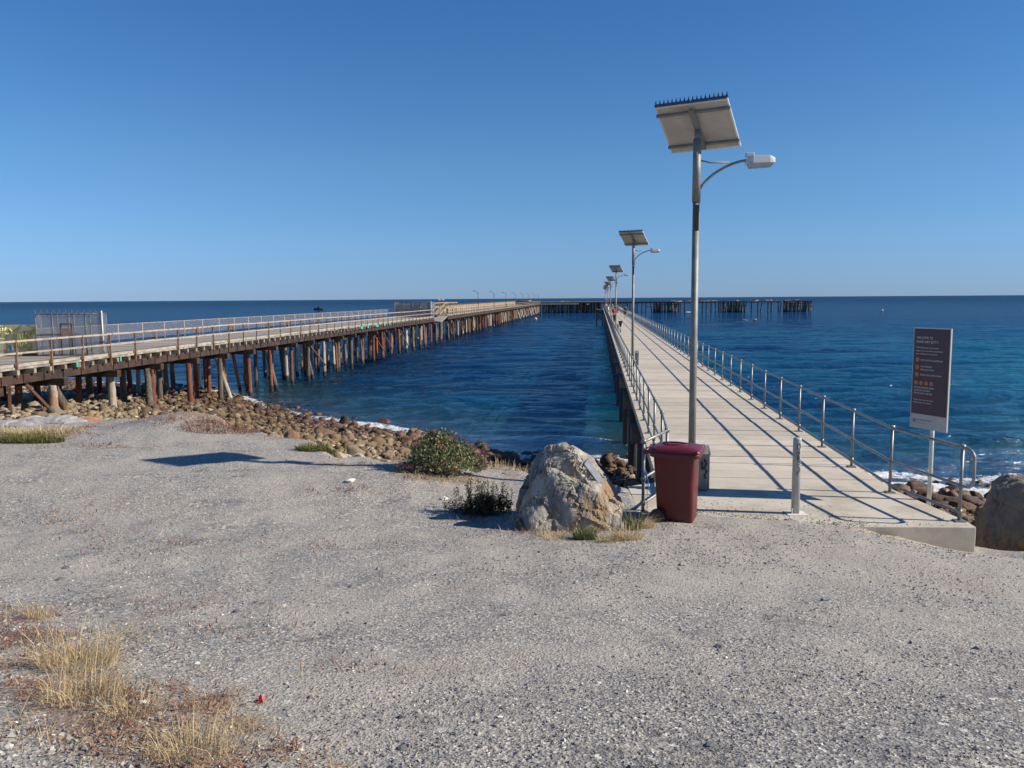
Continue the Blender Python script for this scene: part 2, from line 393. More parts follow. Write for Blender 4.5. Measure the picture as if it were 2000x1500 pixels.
M['lens'] = simple('frosted_lamp_lens', (.42, .47, .46), (.32, .37, .37), 20, .25, 0, .001)
M['maroonbin'] = simple('maroon_bin_plastic', (.105, .010, .014), (.085, .009, .012), 3, .42, 0, .0008, dirt=(.095, .022, .024))
M['maroonlid'] = simple('maroon_lid_plastic', (.135, .014, .023), (.11, .013, .019), 5, .33, 0, .0008)
M['rubber'] = simple('black_rubber', (.018, .018, .018), (.03, .03, .03), 8, .6, 0, .001)
M['signdark'] = simple('dark_maroon_sign_face', (.066, .036, .050), (.058, .033, .045), 3, .45, 0, 0)
M['signgrey'] = simple('grey_sign_base', (.44, .44, .42), (.40, .40, .38), 3, .5, 0, 0)
M['signtext'] = simple('pale_lettering', (.62, .60, .57), (.62, .60, .57), 3, .6, 0, 0)
M['signorange'] = simple('orange_pictogram', (.70, .28, .11), (.70, .28, .11), 3, .6, 0, 0)
M['signink'] = simple('dark_grey_ink', (.09, .09, .10), (.09, .09, .10), 3, .6, 0, 0)
M['blackpaint'] = simple('black_marker_paint', (.012, .012, .014), (.02, .02, .02), 5, .6, 0, 0)
M['bluetape'] = simple('blue_rope', (.02, .16, .55), (.02, .12, .45), 9, .6, 0, 0)
M['plaque'] = simple('grey_metal_plaque', (.24, .25, .27), (.18, .19, .21), 9, .45, .5, .001)
M['skin'] = simple('skin', (.46, .25, .16), (.40, .21, .13), 6, .6, 0, 0)
M['straw'] = m_leaf('dry_straw_blades', ((0, (.36, .26, .14)), (.5, (.56, .44, .25)), (1, (.74, .63, .41))))
M['redweed'] = m_leaf('dry_reddish_weed', ((0, (.12, .045, .035)), (.5, (.25, .125, .09)), (.8, (.36, .22, .14)), (1, (.46, .34, .2))))
M['greenweed'] = m_leaf('low_green_weed', ((0, (.05, .075, .02)), (.5, (.13, .16, .05)), (1, (.28, .25, .10))))
M['bushleaf'] = m_leaf('bush_leaves', ((0, (.08, .115, .045)), (.3, (.17, .225, .09)), (.6, (.28, .33, .16)), (.82, (.44, .45, .29)), (.88, (.36, .14, .11)), (1, (.26, .09, .07))))
M['pink'] = m_leaf('pink_petals', ((0, (.42, .07, .15)), (.6, (.62, .13, .27)), (1, (.70, .30, .38))))
M['stem'] = simple('brown_stem', (.13, .09, .05), (.08, .055, .03), 9, .8, 0, 0)
M['shrubdark'] = m_leaf('dark_shrub_leaves', ((0, (.022, .030, .014)), (.6, (.05, .06, .028)), (.9, (.12, .10, .05)), (1, (.32, .24, .12))))

# ------------------------------------------------------------------ terrain heights
def sm(x, a, b):
    t = np.clip((np.asarray(x, float) - a) / (b - a), 0, 1); return t * t * (3 - 2 * t)
EX = [-160, -60, -20, -11, -8.7, -5.25, -3.6, -2.2, .34, 1.5, 1.9, 5.6, 5.95, 6.4, 8, 12, 60, 160]
EY = [50, 30, 20.5, 17.4, 18, 16.2, 14.6, 13.6, 13.4, 12.4, 12.0, 11.6, 10.5, 10.25, 10.7, 11, 14, 30]
SX = [-160, -60, -42, -36, -23.8, -17.7, -11.9, -8.2, -4.7, -1.9, 0, 2.3, 4.4, 9, 12, 17.2, 30, 60, 160]
SY = [110, 76, 70, 67.5, 60.9, 53.1, 46, 42.2, 39.6, 35.2, 33.3, 32.8, 32.2, 28.5, 26.6, 26.2, 29, 36, 60]
class SN:
    def __init__(s, seed, n, l0, l1, p):
        r = np.random.RandomState(seed); a = r.uniform(0, 2 * np.pi, n); L = np.exp(r.uniform(np.log(l0), np.log(l1), n))
        s.kx = np.cos(a) * 2 * np.pi / L; s.ky = np.sin(a) * 2 * np.pi / L; s.ph = r.uniform(0, 7, n); s.a = (L / l1) ** p; s.a /= np.sqrt((s.a ** 2).sum() / 2)
    def __call__(s, x, y):
        o = np.zeros_like(np.asarray(x, float))
        for k in range(len(s.a)): o += s.a[k] * np.sin(s.kx[k] * x + s.ky[k] * y + s.ph[k])
        return o
n_big = SN(1, 14, 1.5, 9, 1.0); n_mid = SN(2, 24, .35, 1.6, 1.0); n_edge = SN(3, 10, .8, 4, .8); n_small = SN(5, 24, .12, .5, .7)
def plate(x, y):
    z = np.interp(y, [-40, -2, 0, 2, 4, 6, 8, 10, 12, 14, 18, 60], [7.5, 5.3, 5.22, 5.0, 4.72, 4.42, 4.17, 3.98, 3.97, 4.03, 4.17, 4.3])
    z = z - sm(x, 4.1, 6.0) * .36 * sm(y, 7.8, 10.0)
    z = z + .10 * sm(-x, 1.2, 3.2) * (1 - sm(y, 3.5, 7))
    z = z + .17 * sm(-x, -.6, 2.2) * sm(y, 10.3, 12.6) * (1 - .5 * sm(y, 15, 18))
    z = z + .34 * np.exp(-((x + 6.9) / 1.1) ** 2 - ((y - 16.7) / .7) ** 2)
    z = z + .22 * np.exp(-((x - 7.6) / .9) ** 2 - ((y - 9.7) / .6) ** 2)
    return z
def HT(x, y, fine=True):
    x = np.asarray(x, float); y = np.asarray(y, float)
    yE = np.interp(x, EX, EY) + (.22 * n_edge(x, x * 0) if fine else 0); yS = np.interp(x, SX, SY)
    P = plate(x, np.minimum(y, yE)); t = y - yE
    drop = 1.15
    z = P - drop * sm(t, -.15, 2.3)
    t2 = np.clip((t - 2.3) / np.maximum(yS - yE - 2.3, 1), 0, None)
    z = np.where(t > 2.3, (P - drop) * (1 - t2), z)
    z = np.where(y > yS, -np.clip((y - yS) * .07, 0, 3.0), z)
    # pit between the slab and the big rock on the right
    z = z - .5 * np.exp(-((x - 6.6) / .6) ** 2 - ((y - 11.6) / .9) ** 2)
    if fine:
        on = 1 - sm(t, 0, 1.5)
        z = z + on * (.009 * n_big(x, y) + .006 * n_mid(x, y) + .002 * n_small(x, y)) + (1 - on) * .06 * n_mid(x, y)
    # ground stays below the concrete slab
    yG = np.interp(x, [1.9, 2.7, 3.3, 3.9, 4.6], [10.75, 10.68, 10.42, 10.2, 10.05]) + .05 * n_edge(x * 3, x)
    ins = sm(x, 1.78, 1.95) * (1 - sm(x, 5.86, 5.96)) * sm(y, yG - .04, yG + .10)
    z = np.where(ins > 0, np.minimum(z, 3.98 - .40 * ins), z)
    return z

def axis(parts):
    out = []
    for a, b, s in parts: out += list(np.arange(a, b, s))
    return np.array(out + [parts[-1][1]])
gx = axis([(-400, -90, 20), (-90, -45, 2.5), (-45, -14, .5), (-14, -8, .16), (-8, 9, .075), (9, 22, .3), (22, 60, 2), (60, 400, 20)])
gy = axis([(-60, -4, 4), (-4, 1.5, .5), (1.5, 13, .07), (13, 20, .12), (20, 60, .45), (60, 90, 1.5), (90, 700, 40)])
X, Y = np.meshgrid(gx, gy); Z = HT(X, Y)
nx, ny = len(gx), len(gy)
ii = (np.arange(ny - 1)[:, None] * nx + np.arange(nx - 1)[None, :]).ravel()
quads = np.stack([ii, ii + 1, ii + nx + 1, ii + nx], 1)
gme = np_mesh('gravel_ground', np.stack([X.ravel(), Y.ravel(), Z.ravel()], 1), quads, M['gravel'], True)
def fattr(me, name, arr):
    a = me.attributes.new(name, 'FLOAT', 'POINT'); a.data.foreach_set('value', np.asarray(arr, dtype=np.float32).ravel())
yE = np.interp(X, EX, EY) + .22 * n_edge(X, X * 0)
fattr(gme, 'beach', sm(Y - yE, .1, .8))
def patch(x, y, L):
    o = np.zeros_like(x)
    for cx, cy, sx, sy, a in L: o = np.maximum(o, a * np.exp(-((x - cx) / sx) ** 2 - ((y - cy) / sy) ** 2))
    return o
WEED = [(at(px_, py_, 4.85).x, at(px_, py_, 4.85).y, s_, s_ * .8, a_) for px_, py_, s_, a_ in ((10, 1110, .5, 1), (50, 1170, .5, 1), (120, 1215, .45, 1), (60, 1240, .4, .9), (130, 1300, .4, 1.1), (200, 1340, .35, 1.1), (190, 1390, .35, 1.15), (250, 1430, .32, 1.15), (330, 1465, .32, 1.1), (420, 1480, .3, 1.), (330, 1300, .3, .7), (400, 1335, .28, .95), (470, 1375, .22, .9), (350, 1390, .3, .8), (530, 1450, .3, .7), (640, 1475, .3, .55), (120, 1350, .3, .9))] + [(at(px_, py_, 4.4).x, at(px_, py_, 4.4).y, s_, s_ * .5, a_) for px_, py_, s_, a_ in ((330, 1180, .8, .42), (120, 960, 1.4, .40), (480, 1260, .5, .45), (640, 1010, .9, .38), (300, 1010, 1.2, .40), (700, 1360, .4, .36))] + [(-4.5, 6.2, .8, .5, .6), (.15, 12.9, 1.2, .35, .6), (-1.2, 12.5, 1.0, .35, .8),
        (-6.6, 16.6, 1.5, .6, .8), (-9.5, 15.6, 1.4, .5, .8), (-7.4, 14.6, 1.3, .25, .7), (-2.9, 13.2, .7, .3, .7), (-2.3, 11.6, .9, .25, .55), (-8.8, 16.8, 1.5, .5, .6), (-4.3, 15.3, .8, .4, .6), (.6, 9.75, .9, .3, .8), (1.75, 10.3, .35, .3, .8), (-.5, 10.4, .5, .4, .6)]
fattr(gme, 'weed', patch(X, Y, WEED))
DUST = [(4.2, 8.4, 3.2, 1.9, 1.3), (2.5, 7.2, 2.5, 1.2, .35), (7, 8.2, 2.5, 1.5, .8), (-4, 8, 3.5, 2, .2), (-.9, 4.6, 1.0, .8, .4), (-3, 11.5, 3, 1.5, .2)]
dv_ = patch(X, Y, DUST)
def track(p0, p1, w, a):
    global dv_
    p0 = np.array(at(*p0, 4.3)[:2]); p1 = np.array(at(*p1, 4.5)[:2]); d_ = p1 - p0; L_ = np.hypot(*d_); d_ /= L_
    s_ = (X - p0[0]) * d_[0] + (Y - p0[1]) * d_[1]; n_ = (X - p0[0]) * d_[1] - (Y - p0[1]) * d_[0] + .08 * np.sin(s_ * 1.3)
    dv_ = np.maximum(dv_, a * np.exp(-(n_ / w) ** 2) * sm(s_, -.5, .5) * (1 - sm(s_, L_ - .5, L_ + .5)))
track((1130, 1150), (1420, 1330), .05, .8); track((900, 1090), (1250, 1260), .12, .45); track((1380, 1120), (1700, 1250), .15, .3)
fattr(gme, 'dust', dv_)
g = link('ground', gme); tag(g, 'grey gravel car park sloping down to the cobble beach', 'ground', kind='structure')

# ------------------------------------------------------------------ sea
rr = [16.]
while rr[-1] < 620: rr.append(rr[-1] * 1.0062 + .02)
while rr[-1] < 60000: rr.append(rr[-1] * 1.06)
rr = np.array(rr); th = np.radians(np.concatenate([np.arange(-88, -42, 1.), np.arange(-42, 42, .095), np.arange(42, 88.1, 1.)]))
RR, TH = np.meshgrid(rr, th, indexing='ij'); WX = RR * np.sin(TH); WY = RR * np.cos(TH)
wr = np.random.RandomState(5); WZ = np.zeros_like(WX)
sdist = (WY - np.interp(WX, SX, SY)) * .85
for k in range(46):
    L = math.exp(wr.uniform(math.log(1.0), math.log(9))); a = wr.normal(-.12, .42); kx = math.sin(a) * 2 * math.pi / L; ky = math.cos(a) * 2 * math.pi / L
    amp = .0105 * L ** .85 * wr.uniform(.5, 1.2) * 1.15
    fade = np.clip(1.6 - RR * .0085 / (L * .22), 0, 1)
    WZ += amp * fade * (1 - np.abs(np.sin(kx * WX / 2 + ky * WY / 2 + wr.uniform(0, 7))) * 2 + .27)
grp = .65 + .35 * SN(9, 10, 12, 60, .5)(WX, WY * 2) / 1.4
WZ *= np.clip(grp, .25, 1.5) * np.interp(sdist, [-2, 0, 8, 30], [.15, .22, .6, 1])
# small breakers rolling in
bw = SN(12, 8, 3, 12, .5)(WX, WX * 0)
b1 = np.exp(-((sdist - 5.2 - .5 * bw) / .7) ** 2) * np.exp(-((WX - 2.8) / 2.2) ** 2)
b2 = np.exp(-((sdist - 1.2 - .3 * bw) / .5) ** 2)
b3 = np.exp(-((sdist - 9 - .7 * bw) / 1.1) ** 2) * np.exp(-((WX + 1) / 7) ** 2)
b4 = np.exp(-((sdist - 6.5 - .8 * bw) / .9) ** 2) * np.exp(-((WX - 20) / 7) ** 2)
WZ += .28 * b1 + .10 * b2 + .16 * b3 + .18 * b4
WZ += .02
foam = .52 * np.exp(-((sdist - .9 - .3 * bw) / .9) ** 2) + .10 * np.exp(-((sdist - 2.4) / 1.6) ** 2)
foam *= np.interp(WX, [-60, -20, -12, -2.5, -1, 1.5, 5, 11, 14, 40], [.8, 1.05, 1.0, 1.05, .8, 1.0, 1.12, 1.1, 1.25, 1.25])
foam = np.maximum(foam, .53 * np.exp(-((sdist - 5.0 - .5 * bw) / .33) ** 2) * np.exp(-((WX - 4.3) / 1.4) ** 2))
foam = np.maximum(foam, .53 * np.exp(-((sdist - 1.6) / 1.1) ** 2) * sm(WX, 1.2, 2.6) * (1 - sm(WX, 7, 9)))
foam = np.maximum(foam, .60 * np.exp(-((sdist - 3.0 - .25 * bw) / 1.0) ** 2) * sm(WX, 9, 12)); foam = np.maximum(foam, .47 * np.exp(-((sdist - 1.2) / 1.6) ** 2) * sm(WX, 9, 12))
nr, nt = WX.shape
ii = (np.arange(nr - 1)[:, None] * nt + np.arange(nt - 1)[None, :]).ravel()
wq = np.stack([ii, ii + nt, ii + nt + 1, ii + 1], 1)
keep = (sdist.ravel()[wq].max(axis=1) > -3.5)
wq = wq[keep]
used = np.zeros(nr * nt, bool); used[wq.ravel()] = True; remap = np.cumsum(used) - 1; wq = remap[wq]
wme = np_mesh('sea', np.stack([WX.ravel(), WY.ravel(), WZ.ravel()], 1)[used], wq, M['water'], True)
fattr(wme, 'shore', sdist.ravel()[used]); fattr(wme, 'dist', RR.ravel()[used]); fattr(wme, 'foam', foam.ravel()[used])
tealm = np.clip(sm(WX, 0, 25) * (1 - sm(RR, 70, 260)) + .45 * (1 - sm(RR, 35, 110)), 0, 1)
fattr(wme, 'teal', tealm.ravel()[used])
sea = link('sea', wme); tag(sea, 'deep blue choppy sea reaching to the horizon', 'water', kind='structure')

# ------------------------------------------------------------------ stones
def ico(sub, seed, flat=.7, rough=.16):
    bm = bmesh.new(); bmesh.ops.create_icosphere(bm, subdivisions=sub, radius=1)
    o = Vector((seed * 3.1, seed * 1.7, seed)); 
    for v in bm.verts:
        n = mnoise.noise(v.co * .9 + o) * rough * 2.2 + mnoise.noise(v.co * 2.3 + o) * rough
        v.co = v.co * (1 + n); v.co.z *= flat
    cr_ = np.random.RandomState(int(seed * 7) + 3)
    for _ in range(9 if rough > .12 else 3):
        d_ = Vector(cr_.normal(size=3)).normalized(); h_ = cr_.uniform(.5, .82)
        for v in bm.verts:
            e_ = v.co.dot(d_) - h_
            if e_ > 0: v.co -= d_ * e_ * .9
    vs = np.array([v.co[:] for v in bm.verts]); fs = np.array([[v.index for v in f.verts] for f in bm.faces]); bm.free(); return vs, fs
def scatter(protos, xs, ys, zs, rs, seed, tilt=.5, squash=(.75, 1.25)):
    r = np.random.RandomState(seed); V = []; F = []; b = 0
    which = r.randint(0, len(protos), len(xs))
    for k, (pv, pf) in enumerate(protos):
        idx = np.where(which == k)[0]; n = len(idx)
        if not n: continue
        a = r.uniform(0, 2 * np.pi, n); tx = r.normal(0, tilt, n)
        s = pv[None] * np.stack([r.uniform(*squash, n), r.uniform(*squash, n), r.uniform(*squash, n)], 1)[:, None, :]
        ct, st = np.cos(tx)[:, None], np.sin(tx)[:, None]
        y = s[:, :, 1] * ct - s[:, :, 2] * st; z = s[:, :, 1] * st + s[:, :, 2] * ct
        ca, sa = np.cos(a)[:, None], np.sin(a)[:, None]
        x2 = s[:, :, 0] * ca - y * sa; y2 = s[:, :, 0] * sa + y * ca
        q = np.stack([x2, y2, z], 2) * rs[idx][:, None, None] + np.stack([xs[idx], ys[idx], zs[idx]], 1)[:, None, :]
        V.append(q.reshape(-1, 3)); F.append((pf[None] + (np.arange(n) * len(pv))[:, None, None] + b).reshape(-1, 3)); b += n * len(pv)
    return np.concatenate(V), np.concatenate(F)

def visible(x, y, z):
    """can the camera see the point over the terrain, inside the frame"""
    ok = np.ones(len(x), bool)
    for t in np.linspace(.12, .97, 60):
        h = HT(x * t, y * t, False); ok &= (CAMZ + (z - CAMZ) * t) > h - .03
    az = np.degrees(np.arctan2(x, y)); return ok & (az > -34) & (az < 34)

cx, cy = np.meshgrid(np.arange(-48, 24, .31), np.arange(10, 78, .31)); cx = cx.ravel(); cy = cy.ravel()
cx = cx + npr.uniform(-.15, .15, len(cx)); cy = cy + npr.uniform(-.15, .15, len(cy))
yEc = np.interp(cx, EX, EY) + .22 * n_edge(cx, cx * 0); ySc = np.interp(cx, SX, SY)
ok = (cy > yEc + .5) & (cy < ySc + 3.5) & ~((cy > ySc + .5) & (npr.rand(len(cx)) < .6))
cx, cy = cx[ok], cy[ok]; ySc = ySc[ok]; cz = HT(cx, cy)
cr = np.exp(npr.normal(math.log(.132), .33, len(cx)))
cr *= 1 + .45 * sm(-(ySc - cy), -5, -1) + .15 * sm(cx, -16, -4)
cr *= 1.12 - .22 * sm(cx, -16, -9); cr = np.clip(cr, .07, .45); cr *= .72 + .28 * sm(cy, 18, 28)
vis = visible(cx, cy, cz + cr * .6)
cx, cy, cz, cr = cx[vis], cy[vis], cz[vis], cr[vis]
app = cr / np.hypot(cx, cy); order = np.argsort(-app); big = order[:290]; rest = order[290:]
protos1 = [ico(1, s, .68, .22) for s in range(1, 9)]; protos2 = [ico(3, s + 20, .68, .26) for s in range(1, 8)]
v, f = scatter(protos1, cx[rest], cy[rest], cz[rest] + cr[rest] * .22, cr[rest], 3)
o = link('cobble_bed', np_mesh('cobble_bed', v, f, M['cobmass'], True)); tag(o, 'mass of pale and brown cobbles covering the beach under the old jetty', 'cobbles', kind='stuff')
cobs = [np_mesh('cobble', pv, pf, M['cob'], True) for pv, pf in protos2]
for k in big:
    z = cz[k]
    a_ = cx[k] / cy[k]; where = (('left of the sign post, right of the concrete jetty' if a_ < .52 else 'between sign post and last rail post' if a_ < .566 else 'between the last rail post and the brown boulder') if cx[k] > 6 else 'between the boulder and the dark jetty piles' if a_ > .03 else 'between the flowering bush and the boulder' if a_ > -.045 else
        'directly behind the flowering bush' if a_ > -.15 else 'a little left of the flowering bush' if a_ > -.24 else 'behind the yellow green weed patch' if a_ > -.30 else 'between the gravel mound and the weed patch' if a_ > -.36 else 'behind the gravel mound' if a_ > -.43 else 'under the nearest piles of the old jetty')
    wet = 'dark wet brown' if z < .6 else 'damp brown' if z < 1.2 else 'dry ochre'
    size = 'large' if cr[k] > .27 else 'medium' if cr[k] > .18 else 'small'
    lab = f'{size} {wet} cobble {where}'; gp = f'{size} {wet} cobbles {where}'
    c = link('cobble', cobs[rnd.randrange(7)], None, (cx[k], cy[k], z + cr[k] * .2), (rnd.gauss(0, .35), rnd.gauss(0, .35), rnd.uniform(0, 6.3)), tuple(cr[k] * rnd.uniform(.8, 1.25) for _ in range(3)))
    tag(c, lab, 'cobble', gp)
# larger wet rocks awash in the surf
SURF = [(848, 847, .55), (880, 855, .42), (868, 862, .45), (905, 866, .4), (940, 880, .6), (925, 893, .5), (965, 880, .38), (1000, 886, .42), (1030, 884, .36), (985, 900, .5), (915, 902, .55), (1045, 892, .3),
        (652, 822, .3), (720, 825, .28), (705, 833, .3), (1755, 950, .45), (1790, 944, .5), (1815, 938, .3), (1858, 940, .35), (1843, 962, .35), (1850, 985, .4), (1820, 968, .3), (1895, 978, .42), (1870, 1002, .4), (1922, 945, .3), (1932, 940, .28), (1800, 972, .25), (1838, 1000, .35)]
for k, (px, py, r) in enumerate(SURF):
    p = at(px, py + 6, .05 if px < 1200 else .15)
    if py > 955: p = at(px, py, .7)
    zb = float(HT(p.x, p.y, False))
    c = link('surf_rock', cobs[k % 7], None, (p.x, p.y, max(zb, -.35) + r * .3), (rnd.gauss(0, .2), rnd.gauss(0, .2), rnd.uniform(0, 6)), (r * 1.15, r * .9, r * .85))
    nth = ['first', 'second', 'third', 'fourth', 'fifth', 'sixth', 'seventh', 'eighth', 'ninth', 'tenth', 'eleventh', 'twelfth', 'thirteenth', 'fourteenth', 'fifteenth']
    same = sorted(q[0] for q in SURF if (q[0] < 1200) == (px < 1200)); i_ = same.index(px)
    sz = 'large' if r > .44 else 'small' if r < .34 else 'mid sized'
    tag(c, f'{sz} dark rock in the surf, {nth[i_]} from the left, {"left" if px < 1200 else "right"} of the jetty', 'rock', f'wet rocks in the surf {"left" if px < 1200 else "right"} of the concrete jetty')

# loose gravel lying on the plateau: far too many to count
octa = (np.array([(1, 0, 0), (-1, 0, 0), (0, 1, 0), (0, -1, 0), (0, 0, .75), (0, 0, -.6)]), np.array([(0, 2, 4), (2, 1, 4), (1, 3, 4), (3, 0, 4), (2, 0, 5), (1, 2, 5), (3, 1, 5), (0, 3, 5)]))
ot = []
for s in range(5):
    q = octa[0] + np.random.RandomState(s).uniform(-.33, .33, (6, 3)); ot.append((q, octa[1]))
N = 60000
d = 2.6 + 9.5 * npr.rand(N) ** 1.25; az = np.radians(npr.uniform(-35, 35, N)); sx_ = d * np.sin(az); sy_ = d * np.cos(az)
clump = n_mid(sx_ * .5, sy_ * .5) + n_big(sx_, sy_)
kp = (npr.rand(N) < np.clip(.55 + .35 * clump, .12, 1)) & (sy_ < 10.1)
sx_, sy_ = sx_[kp], sy_[kp]; rs_ = np.exp(npr.normal(math.log(.0058), .38, len(sx_))) * (1 + .25 * sm(sy_, 4, 9))
lb = patch(sx_, sy_, [(-2.2, 3.4, 1.0, .9, 1.), (-.5, 2.9, 1.2, .4, .9), (-3.6, 5.2, 1., .8, .8)]); rs_ *= 1 + lb * npr.uniform(0, 1.2, len(sx_))
rs_ = np.clip(rs_, .003, .026)
v, f = scatter(ot, sx_, sy_, HT(sx_, sy_) + rs_ * .25, rs_, 8, .4)
o = link('loose_gravel', np_mesh('loose_gravel', v, f, M['stones'])); tag(o, 'loose grey gravel chips scattered over the car park', 'gravel', kind='stuff')
# single stones large enough to pick out
whitestone = simple('white_stone', (.72, .68, .62), (.55, .50, .44), 6, .8, 0, .01); darkstone = simple('dark_stone', (.10, .10, .11), (.16, .16, .17), 9, .8, 0, .01)
for px, py, r, mt, lab in [(683, 940, .085, whitestone, 'white stone on gravel left of the flowering bush'), (866, 975, .07, whitestone, 'low pale stone on gravel in front of the flowering bush'),
        (385, 1296, .025, whitestone, 'small white stone on gravel right of the dry grass'), (130, 1109, .045, darkstone, 'dark stone at the left edge of the gravel'), (118, 1132, .05, darkstone, 'grey stone just below the dark stone at the left edge'),
        (462, 1196, .04, darkstone, 'flat dark stone alone on open gravel, left of centre'), (443, 1270, .022, darkstone, 'small dark stone above the litter in the gravel'), (785, 1462, .03, darkstone, 'blue grey stone near the bottom edge of the gravel'),
        (605, 1364, .026, darkstone, 'dark stone on gravel right of the red litter'), (1388, 1455, .03, darkstone, 'dark stone on gravel at the bottom, right of centre'), (1405, 1265, .045, darkstone, 'dark stone in the middle of the pale gravel'),
        (280, 1372, .035, whitestone, 'pale stone lying in the reddish weeds'), (430, 905, .0, None, '')]:
    if not mt: continue
    p = at(px, py, 4.2)
    for _ in range(4): p = at(px, py, float(HT(p.x, p.y)))
    pv, pf = ico(2, px * .37, .5, .25); tag(link('stone', np_mesh('stone', pv * r, pf, mt), None, p, (0, 0, px)), lab, 'stone')

def ground_at(px, py, z0=4.3):
    p = at(px, py, z0)
    for _ in range(12):
        z = float(HT(p.x, p.y)); p = at(px, py, (z + p.z) / 2)
    return p

# ------------------------------------------------------------------ big rocks
def hull(pts):
    bm = bmesh.new()
    for p in pts: bm.verts.new(p)
    r = bmesh.ops.convex_hull(bm, input=bm.verts)
    bmesh.ops.delete(bm, geom=[g for g in r['geom_interior'] if isinstance(g, bmesh.types.BMVert)], context='VERTS')
    vs = [v.co.copy() for v in bm.verts]; bm.verts.index_update(); fs = [tuple(v.index for v in f.verts) for f in bm.faces]; bm.free(); return vs, fs
def rock(name, hulls, vox, m, amp, loc, rz=0, seed=0, fac=.07):
    mb = MB()
    for h in hulls: mb.add(*hull(h))
    o = mb.build(name, m, None, 0, loc, (0, 0, rz))
    r = o.modifiers.new('r', 'REMESH'); r.mode = 'VOXEL'; r.voxel_size = vox
    realize(o); s = Vector((seed, seed * 2, 1.3))
    me = o.data
    for v in me.vertices:
        p = v.co; n = v.normal
        d = amp * mnoise.fractal(p * 1.6 + s, 1.0, 2.1, 3) + amp * .22 * mnoise.noise(p * 15)
        for fq, g_ in ((2.6, 1.), (6.5, .28)):
            q_ = Vector((p.x, p.y, p.z * .62)) * fq + s + mnoise.noise_vector(p * 2) * .25
            ds, ps = mnoise.voronoi(q_); rd = mnoise.noise_vector(ps[0] * 7.3 + s) * 1.6
            d += g_ * fac * max(-1., min(1., (q_ - ps[0]).dot(rd) * 1.5)) * .8
            if ds[1] - ds[0] < .07: d -= g_ * fac * .20 * (1 - (ds[1] - ds[0]) / .07)
        v.co = p + n * d
    me.polygons.foreach_set('use_smooth', [False] * len(me.polygons))
    return o
bx, by = .70, 10.12
WX_ = 1.09
front = [(-.64, -.05, -.2), (-.41, -.35, -.2), (.15, -.42, -.2), (.56, -.3, -.2), (.66, 0, -.2), (.66, -.1, .33), (.60, -.32, .2), (.3, -.3, .60), (-.05, -.2, .80), (-.16, -.10, .83), (-.33, -.08, .75), (-.5, -.15, .48), (-.44, -.33, .2), (.38, -.14, .47), (-.55, .3, -.2), (.6, .4, -.2), (.1, .1, .64), (-.3, .2, .6)]
rear = [(-.02, .10, 1.10), (.03, .25, 1.10), (-.13, .15, 1.07), (.05, .06, .99), (-.24, .22, 1.0), (-.42, .24, .76), (-.54, .2, .45), (-.62, .3, -.2), (-.4, .7, -.2), (.2, .85, -.2), (.68, .6, -.2), (.70, .15, .28), (.36, -.05, .50), (.12, .0, .84), (.34, .38, .88), (.66, .42, .46), (-.1, .5, .95), (.2, -.02, .68)]
front = [(a * WX_, b_, c_) for a, b_, c_ in front]; rear = [(a * WX_, b_, c_) for a, b_, c_ in rear]
bo = rock('memorial_boulder', [front, rear], .02, M['boulder'], .020, (bx - .03, by, 3.92), 0, 3.3, .06)
tag(bo, 'large grey and ochre boulder with a small plaque beside the maroon bin', 'boulder')
pl = MB(); e1 = Vector((.12, .0, .84)); e2 = Vector((.36, -.05, .5)); e3 = Vector((.34, .38, .88)); e4 = Vector((.66, .42, .46))
# plaque lies on the right-hand slope
cpl = (e1 + e2 + e3 + e4) / 4; ux = ((e2 + e4) / 2 - (e1 + e3) / 2).normalized(); uy = ((e3 + e4) / 2 - (e1 + e2) / 2); uy = (uy - ux * uy.dot(ux)).normalized(); uz = ux.cross(uy); uz = uz if uz.z > 0 else -uz
vv = [cpl + uz * (.034 + dz) - ux * .05 + ux * a * .16 + uy * (b * .085 + .0) for dz in (0, .025) for a, b in ((-1, -1), (1, -1), (1, 1), (-1, 1))]
pl.add(vv, [(3, 2, 1, 0), (4, 5, 6, 7), (0, 1, 5, 4), (1, 2, 6, 5), (2, 3, 7, 6), (3, 0, 4, 7)]); pl.build('plaque', M['plaque'], bo)
m_brownrock = simple('brown_rock', (.24, .19, .14), (.15, .13, .11), 2.2, .9, 0, .03, dirt=(.22, .10, .035))
h2 = [(-1., 0, -.6), (-.85, .7, -.6), (.9, .8, -.6), (1.3, 0, -.6), (.6, -.8, -.6), (-.6, -.75, -.6), (-.95, -.3, .15), (-.7, .0, .62), (-.35, -.2, .86), (.3, -.1, .98), (1., 0, .9), (1.2, .4, .4), (-.3, .5, .8), (.4, -.65, .5), (-.45, -.62, .35)]
b2_ = rock('beach_boulder', [h2], .035, m_brownrock, .06, (8.12, 12.2, 3.20), 0, 8.8, .08); tag(b2_, 'big brown boulder at the right edge behind the slab', 'boulder')
flat_r = simple('pale_flat_rock', (.36, .345, .33), (.27, .26, .26), 2.5, .85, 0, .01)
for (px, py, w, dd, h, lab, nm) in [(30, 832, .75, .35, .16, 'flat pale grey rock at the far left edge of the gravel', 'flat_rock'), (100, 828, .8, .35, .20, 'flat grey rock beside the orange soil below the old jetty', 'flat_rock')]:
    p = at(px, py + 4, 4.15); hh = [(a * w * s, b * dd * s, z) for z, s in ((-.2, 1.1), (h * .6, 1), (h, .75)) for a, b in ((-1, -.3), (-.5, -1), (.6, -.9), (1, .1), (.4, 1), (-.7, .8))]
    tag(rock(nm, [hh], .04, flat_r, .03, p, 0, px, .03), lab, 'rock')
orange = simple('orange_soil', (.46, .20, .08), (.36, .19, .10), 4, .95, 0, .01)
